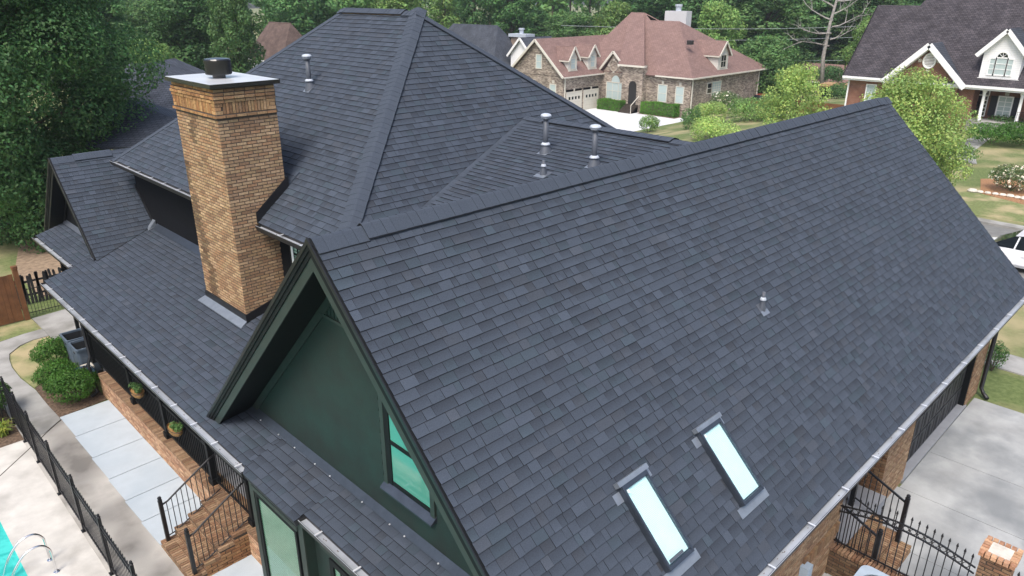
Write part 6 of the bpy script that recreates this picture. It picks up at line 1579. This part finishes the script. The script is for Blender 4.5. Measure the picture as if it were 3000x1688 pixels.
# --- far houses among the trees
def simple_house(label, px, D, wpx, htop, heave, zg, roofm, wallm, kind='gable', name='far_house', wl=None):
    """small hipped house seen between trees; px centre, widths in photo pixels at that distance"""
    s = D / 2318.
    c = at((px, 300), D); root = wthing(name, label, 'house', (c.x, c.y, zg))
    zt_ = 10.5 - (htop + 23) * s; ze_ = 10.5 - (heave + 23) * s; hw_ = wpx * s * .72
    R_ = Matrix.Rotation(0, 3, 'Z')
    x0, x1, y0, y1 = c.x - hw_ * .55, c.x + hw_ * .55, c.y - hw_, c.y + hw_
    rd = hw_ * .5 if kind == 'hip' else 0
    xm = (x0 + x1) / 2
    poly_part('roof', [(x0 - .4, y0 - .4, ze_), (x0 - .4, y1 + .4, ze_), (xm, y1 + .4 - rd, zt_), (xm, y0 - .4 + rd, zt_)], roofm, root)
    poly_part('roof', [(x1 + .4, y0 - .4, ze_), (x1 + .4, y1 + .4, ze_), (xm, y1 + .4 - rd, zt_), (xm, y0 - .4 + rd, zt_)], roofm, root)
    m = MB()
    for a, b in zip([(x0, y1), (x0, y0), (x1, y0), (x1, y1)], [(x0, y0), (x1, y0), (x1, y1), (x0, y1)]): wall(m, a, b, zg, ze_ + .1)
    m.build('wall', wallm, root)
    if kind == 'hip':
        poly_part('roof', [(x0 - .4, y0 - .4, ze_), (x1 + .4, y0 - .4, ze_), (xm, y0 - .4 + rd, zt_)], roofm, root); poly_part('roof', [(x0 - .4, y1 + .4, ze_), (x1 + .4, y1 + .4, ze_), (xm, y1 + .4 - rd, zt_)], roofm, root)
    else:
        for yy in (y0, y1): g_ = [(x0, yy, ze_), (x1, yy, ze_), (xm, yy, zt_ - .1)]; mm = MB(); mm.face(g_, uv=[(p[0], p[2]) for p in g_]); mm.build('gable', wallm, root)
        for s_ in (-1, 1): MB().bar((xm + s_ * (x1 - xm + .4), y0 - .42, ze_ - .1), (xm, y0 - .42, zt_ - .1), .1, .25).build('rake_board', 'white_paint', root)
    for k in range(2): win_x(x0, y0 + hw_ * (.4 + k * .9), y0 + hw_ * (.8 + k * .9), ze_ - 1.9, ze_ - .6, root, 'pale_glass', 'white_paint')
    MB().box((x0 - .45, y0 - .4, ze_ - .12), (x0 - .38, y1 + .4, ze_ + .02)).build('gutter', 'white_paint', root)
    return root, (x0, x1, y0, y1, zt_, ze_)
gh, gb = simple_house('grey roofed house with a small white gable left of the brown brick house', 1395, 112, 250, 66, 200, -2.6, 'grey_shingle', 'white_siding', 'hip')
x0_, x1_, y0_, y1_, zt_, ze_ = gb
q = at((1527, 110), 104); hw_ = 2.0
dg = MB(); g_ = [(q.x, q.y + hw_, q.z - 5.5), (q.x, q.y - hw_, q.z - 5.5), (q.x, q.y - hw_, q.z - 2.0), (q.x, q.y, q.z), (q.x, q.y + hw_, q.z - 2.0)]; dg.face(g_, uv=[(p[1], p[2]) for p in g_]); dg = dg.build('dormer', 'white_siding', gh)
for s in (-1, 1): MB().slab([(q.x - .3, q.y, q.z), (q.x + 6, q.y, q.z), (q.x + 4, q.y + s * (hw_ + .4), q.z - 2.4), (q.x - .3, q.y + s * (hw_ + .4), q.z - 2.4)], .1).build('dormer_roof', 'grey_shingle', dg); MB().bar((q.x - .35, q.y + s * (hw_ + .4), q.z - 2.5), (q.x - .35, q.y, q.z - .1), .1, .28).build('rake_board', 'white_paint', dg)
win_x(q.x, q.y - .6, q.y + .6, q.z - 4.6, q.z - 3.0, dg, 'pale_glass', 'white_paint')
q = at((1528, 97), 108); ck = MB().box((q.x - .7, q.y - 1.4, q.z - 3), (q.x + .7, q.y + 1.4, q.z - .5)).build('chimney', 'red_brick', gh); MB().box((q.x - .9, q.y - 1.7, q.z - .5), (q.x + .9, q.y + 1.7, q.z - .1)).build('chimney_cap', 'pipe_light', ck); MB().lathe([(.3, 0), (.3, .5), (.42, .55), (.42, .75)], (q.x, q.y, q.z - .1), 10).build('flue_cap', 'pipe_light', ck)
simple_house('brown hip roofed house beyond the trees left of the main ridge', 845, 92, 150, 60, 165, -1.0, 'umber_shingle', 'cream_siding', 'hip')
simple_house('small brick house glimpsed through the trees behind the chimney', 700, 100, 90, 130, 170, -1.0, 'brown_shingle', 'red_brick', 'hip')
simple_house('low brown roofed house with a white gable behind the dead tree', 2395, 118, 135, 178, 226, -3.0, 'brown_shingle', 'dark_wall', 'gable')
wd = wthing('board_fence', 'brown board fence left of the red brick house', 'fence', (66, 29, 0))
for k in range(40):
    a_ = at((2440, 306), 68); MB().box((a_.x, a_.y + 3.5 - k * .16, a_.z - 1.6), (a_.x + .03, a_.y + 3.5 - k * .16 + .15, a_.z + .05)).build('board', 'wood_fence', wd)
dk = wthing('timber_deck', 'raised timber deck behind the far trees left of the red brick house', 'deck', (80, 36, 0))
a_ = at((2455, 252), 88); MB().box((a_.x, a_.y - 2.2, a_.z - .2), (a_.x + 2.5, a_.y + 2.2, a_.z + .1)).build('platform', 'deck_wood', dk); MB().box((a_.x + .3, a_.y - 2.1, a_.z - 3), (a_.x + .4, a_.y + 2.1, a_.z - .2)).build('skirting', 'dark_wall', dk)

# ------------------------------------------------------------------ trees
r_ = random.Random(77)
T_big = tree_proto('tree', 'huge dark green shade tree filling the left edge', 'tree', 17.5, 5.7, 'leaf_dark', .16, 900, 401, base=.03, nclump=74, shape='oval', trunk_r=.38)
p = at((85, 640), 33.0); place(T_big, (p.x, p.y, 0), 1., .4)
bush('dark undergrowth beneath the huge shade tree', (at((30, 760), 34).x, at((30, 760), 34).y, 0), (2.6, 2.4, 1.5), 'leaf_dark', .16, 420, 402, 'shrub', None, 'shrub')
protos = {}
def proto(key, *a, **k):
    protos[key] = tree_proto('tree', 'tree', 'tree', *a, **k); protos[key]['_p'] = 0
proto('mid', 17, 5.2, 'leaf_mid', .42, 150, 411, base=.12, nclump=46, shape='oval')
proto('dark', 19, 5.6, 'leaf_dark', .45, 140, 412, base=.10, nclump=50, shape='oval')
proto('light', 12, 4.6, 'leaf_light', .36, 170, 413, base=.10, nclump=40, shape='round')
proto('tall', 24, 4.2, 'leaf_dark', .45, 120, 414, base=.35, nclump=40, shape='oval', trunk_r=.32)
proto('bushy', 9, 4.4, 'leaf_mid', .34, 190, 415, base=.04, nclump=40, shape='round')
proto('lean', 16, 4.4, 'leaf_light', .40, 150, 416, base=.15, nclump=40, shape='cone')
used = set()
def tree(key, px, D, topy, label, wpx=None, seed=0, zg=None):
    """a tree standing at distance D whose crown tops out at photo row topy"""
    src = protos[key]
    o = src if key not in used else copy_tree(src); used.add(key)
    p = at((px, 300), D); z0 = gz(p.x, p.y) if zg is None else zg
    H0 = {'mid': 17, 'dark': 19, 'light': 12, 'tall': 24, 'bushy': 9, 'lean': 16}[key]; R0 = {'mid': 5.2, 'dark': 5.6, 'light': 4.6, 'tall': 4.2, 'bushy': 4.4, 'lean': 4.4}[key]
    ztop = 10.5 - (topy + 23) * D / 2318.
    s = (ztop - z0) / H0; sx_ = (wpx * D / 2318. / 2 / R0 / 1.12) if wpx else s
    o.location = (p.x, p.y, z0 - .05); o.rotation_euler = (0, 0, r_.uniform(0, 6.28)); o.scale = (sx_, sx_, s)
    tag(o, label, 'tree', 'background trees'); return o
tree('light', 470, 62, 108, 'yellow green round tree behind the grey roofed neighbour', 230)
tree('dark', 330, 74, -60, 'dark tree just right of the huge shade tree, above the yellow green one', 260)
tree('mid', 420, 92, 5, 'hazy pale tree far behind the yellow green round tree', 300)
tree('dark', 570, 78, -40, 'broad dark tree behind the chimney cap', 300)
tree('mid', 715, 72, -50, 'upright green tree between the chimney and the brown hip roofed house', 190)
tree('mid', 640, 110, -30, 'far tree filling the gap above the chimney cap', 300)
tree('dark', 905, 105, -80, 'dark tree above the brown hip roofed house', 280)
tree('mid', 1040, 110, -60, 'green tree right behind the left end of the main ridge', 260)
tree('light', 1180, 108, -40, 'lighter tree behind the right end of the main ridge', 260)
tree('lean', 1310, 122, -60, 'slender pale tree above the grey roofed house', 190)
tree('tall', 1395, 125, -120, 'tall dark pine right of the slender pale tree', 130)
tree('tall', 1500, 122, -110, 'tall dark pine above the grey house chimney', 190)
tree('dark', 1545, 140, 20, 'low dark tree behind the brown house garage ridge', 220)
tree('mid', 1660, 130, 35, 'bluish green tree behind the left dormer of the brown brick house', 230)
tree('light', 1790, 128, 5, 'bright green tree behind the tall peak of the brown brick house', 210)
tree('dark', 1900, 130, -70, 'dark oak rising behind the brown brick house peak', 330)
tree('dark', 2010, 125, -60, 'dark tree behind the white chimney of the brown brick house', 260)
tree('light', 2075, 112, 2, 'bright topped tree right of the white chimney', 190)
tree('mid', 2220, 118, -70, 'wide green tree behind the side dormer', 360)
tree('bushy', 2225, 98, 108, 'rounded bushy tree right of the brown brick house', 260)
tree('dark', 2370, 126, -60, 'dark tree left of the dead trunk', 280)
tree('mid', 2500, 120, -50, 'green tree behind the dead branches', 260)
tree('light', 2530, 92, 40, 'light sapling growth against the dark roof of the red brick house', 170)
tree('dark', 2620, 122, -60, 'dark tree behind the ridge of the red brick house', 260)
tree('mid', 100, 90, -80, 'tree far behind the huge shade tree', 420)
# two light trees in the front yard and the shrubs between them
T1 = tree_proto('tree', 'lime green young tree behind the middle of the long ridge', 'tree', 6.4, 2.25, 'leaf_lime', .13, 760, 431, base=.12, nclump=44, shape='round', trunk_r=.09, group='front yard trees')
p = at((2335, 300), 45); place(T1, (p.x, p.y, gz(p.x, p.y)), 1, 1.0)
T2 = tree_proto('tree', 'larger lime green tree hanging over the far roof corner', 'tree', 6.7, 3.1, 'leaf_lime', .13, 700, 432, base=.14, nclump=60, shape='round', trunk_r=.11, lean=(.1, .2), group='front yard trees')
p = at((2690, 300), 37); place(T2, (p.x, p.y, 0), 1, .0)
tr3 = thing('dead_tree', 'bare grey dead tree with spreading branches left of the red brick house', 'tree'); mb = MB(); rr = random.Random(8)
p = at((2415, 225), 96); base = Vector((p.x, p.y, gz(p.x, p.y)))
def limb(mb, a, d, L, r0, depth):
    pts = [a]; q = a.copy(); dd = d.copy()
    for k in range(5):
        dd = (dd + Vector((rr.uniform(-.25, .25), rr.uniform(-.25, .25), rr.uniform(-.12, .2)))).normalized(); q = q + dd * (L / 5); pts.append(q.copy())
    mb.tube(pts, [r0 * (1 - .16 * k) for k in range(6)], 5, caps=False)
    if depth:
        for k in range(4): limb(mb, pts[rr.randint(1, 5)], (dd + Vector((rr.uniform(-1, 1), rr.uniform(-1, 1), rr.uniform(-.4, .6)))).normalized(), L * rr.uniform(.4, .65), r0 * .5, depth - 1)
m = MB(); tk = [Vector((0, 0, 0)), Vector((-.3, .4, 5)), Vector((-.2, .2, 9)), Vector((.2, -.2, 13)), Vector((.3, -.4, 17))]; m.tube(tk, [.30, .25, .19, .13, .05], 8); m.build('trunk', 'bark_pale', tr3, True)
m = MB()
for k in range(13):
    z_ = 6.2 + k * .75; sd = -1 if k % 2 else 1; d = Vector((-.7 * sd + rr.uniform(-.4, .4), .7 * sd + rr.uniform(-.4, .4), rr.uniform(-.05, .45))).normalized(); limb(m, Vector((0, 0, z_)), d, rr.uniform(3.2, 5.2), .10, 2)
m.build('branches', 'bark_pale', tr3); tr3.location = base
# shrubs round the court and front yard
def shrub(label, px, py, zg, rad, leaf, size, per, seed, flowers=0, nc=9):
    p = onz((px, py), zg); bush(label, (p.x, p.y, zg), rad, leaf, size, per, seed, 'shrub', 'front yard shrubs', 'shrub', nc, flowers)
shrub('spiky green shrub standing alone on the white court drive', 1900, 392, -2.4, (1.1, 1.1, .95), 'leaf_light', .16, 420, 501)
shrub('round topiary shrub at the corner of the brown brick house', 2045, 312, -2.6, (1.1, 1.1, 1.2), 'leaf_box', .16, 420, 502)
shrub('small dark crape myrtle by the right edge of the court drive', 2022, 395, -1.4, (1.0, 1.0, 1.3), 'leaf_mid', .15, 420, 503)
shrub('white flowering shrub in front of the red car', 2122, 332, -1.2, (1.7, 1.7, 1.2), 'leaf_holly', .15, 420, 504, flowers=60)
shrub('olive green shrub left of the lime tree base', 2078, 365, -1.0, (1.8, 1.8, 1.1), 'leaf_lime', .15, 420, 505)
shrub('low pale shrub just above the long ridge', 2085, 425, -.4, (2.0, 2.0, 1.15), 'leaf_lime', .14, 420, 506)
shrub('broad pale flowering shrub between the lime tree and the court', 2185, 372, -.8, (2.1, 2.0, 1.35), 'leaf_light', .15, 420, 507)
shrub('leafy shrub tucked beneath the lime tree', 2265, 360, -.6, (1.8, 1.8, 1.3), 'leaf_light', .15, 420, 516)
shrub('white hydrangea by the stone edged straw bed', 2960, 560, 0, (1.25, 1.25, .80), 'leaf_holly', .10, 800, 508, flowers=110)
shrub('left clipped bush below the red brick house porch', 2900, 420, .1, (1.8, 1.9, .75), 'leaf_box', .13, 500, 509)
shrub('right clipped bush below the red brick house porch', 2990, 425, .1, (2.0, 1.9, .85), 'leaf_box', .13, 500, 510)
shrub('dark shrub against the red brick house porch floor', 2945, 385, .1, (1.5, 1.6, .70), 'leaf_mid', .13, 500, 511)
shrub('drooping low growth at the far roof corner', 2800, 480, 0, (1.4, 1.4, .7), 'leaf_light', .12, 500, 512)
shrub('dark evergreen shrub at the foot of the dead tree', 2425, 262, -2.0, (2.2, 2.2, 1.7), 'leaf_dark', .25, 200, 514)
shrub('green shrub in front of the timber deck', 2470, 300, -.9, (2.0, 2.0, 1.1), 'leaf_mid', .2, 250, 515)
shrub('small shrub at the corner of the garage by the lawn', 2905, 1085, 0, (.35, .35, .5), 'leaf_mid', .06, 2600, 513)
se = wthing('stone_edging', 'curved row of pale stones round the straw bed', 'edging', (46.5, 8, 0)); rr = random.Random(4)
for k in range(16):
    t = k / 15; x_ = 46.0 + 1.4 * sin(t * 2.2); y_ = 5.2 + 5.4 * t; mm = MB(); s_ = rr.uniform(.16, .28); mm.lathe([(s_ * .8, 0), (s_, s_ * .3), (s_ * .7, s_ * .65), (.02, s_ * .7)], (x_, y_, -.02), 7); mm.build('stone', 'stone_edge', se)
# overhead lines across the wood on the right
for k, (ya, yb, D) in enumerate(((70, 62, 105), (104, 94, 108), (161, 163, 112))):
    a_, b_ = at((2000, ya), D), at((2560, yb), D + 4); d_ = (b_ - a_); n = 12
    pts = [a_ - d_ * .6 + d_ * 2.2 * t / n + Vector((0, 0, -.8 * math.sin(pi * t / n))) for t in range(n + 1)]
    tag(MB().tube(pts, .028, 5).build('power_line', 'wire'), ['topmost thin overhead wire right of the brown brick house', 'middle thin overhead wire behind the dead tree', 'lowest thin overhead wire above the low brown roofed house'][k], 'wire', 'overhead wires')
# the wood beyond: too far and dense to count
r = np.random.default_rng(99); cs_, ns_ = [], []; tk = MB()
for k in range(190):
    px = r.uniform(-500, 3500); D = r.uniform(138, 190)
    p = at((px, 300), D); z0 = gz(p.x, p.y); H = r.uniform(16, 24)
    for j in range(12):
        t = r.uniform(.1, 1); rad = 4.6 * (.5 + .5 * math.sin(pi * t)); a = r.uniform(0, 2 * pi); q = r.uniform(0, .8) * rad
        n_ = 40; d = r.normal(0, 1, (n_, 3)); d /= np.linalg.norm(d, axis=1)[:, None]
        cs_.append(np.array([p.x + q * cos(a), p.y + q * sin(a), z0 + H * t]) + d * 2.2); ns_.append(d)
    tk.tube([(p.x, p.y, z0), (p.x, p.y, z0 + H * .8)], [.3, .1], 5)
wood = link_mesh('woodland', leaf_mesh('woodland', np.concatenate(cs_), np.concatenate(ns_), 1.15, 98, .35, .8), 'leaf_mid'); tag(wood, 'dense green wood closing the view behind the houses', 'woodland', kind='stuff')
tag(tk.build('woodland_trunks', 'bark'), 'dark trunks inside the far wood', 'trunks', kind='stuff')

# thin summer haze between the camera and the far trees
hz = MB().box((-630, -630, -4.0), (670, 670, 36.0)).build('haze', None); tag(hz, 'thin pale haze over the whole place', 'haze', kind='stuff')
hm = bpy.data.materials.new('haze'); hm.use_nodes = True; hn = hm.node_tree.nodes; hn.remove(hn['Principled BSDF'])
pv = hn.new('ShaderNodeVolumePrincipled'); pv.inputs['Color'].default_value = (.86, .92, 1.0, 1); pv.inputs['Density'].default_value = .00035; pv.inputs['Anisotropy'].default_value = .2
hm.node_tree.links.new(pv.outputs[0], hn['Material Output'].inputs['Volume']); hz.data.materials.append(hm)
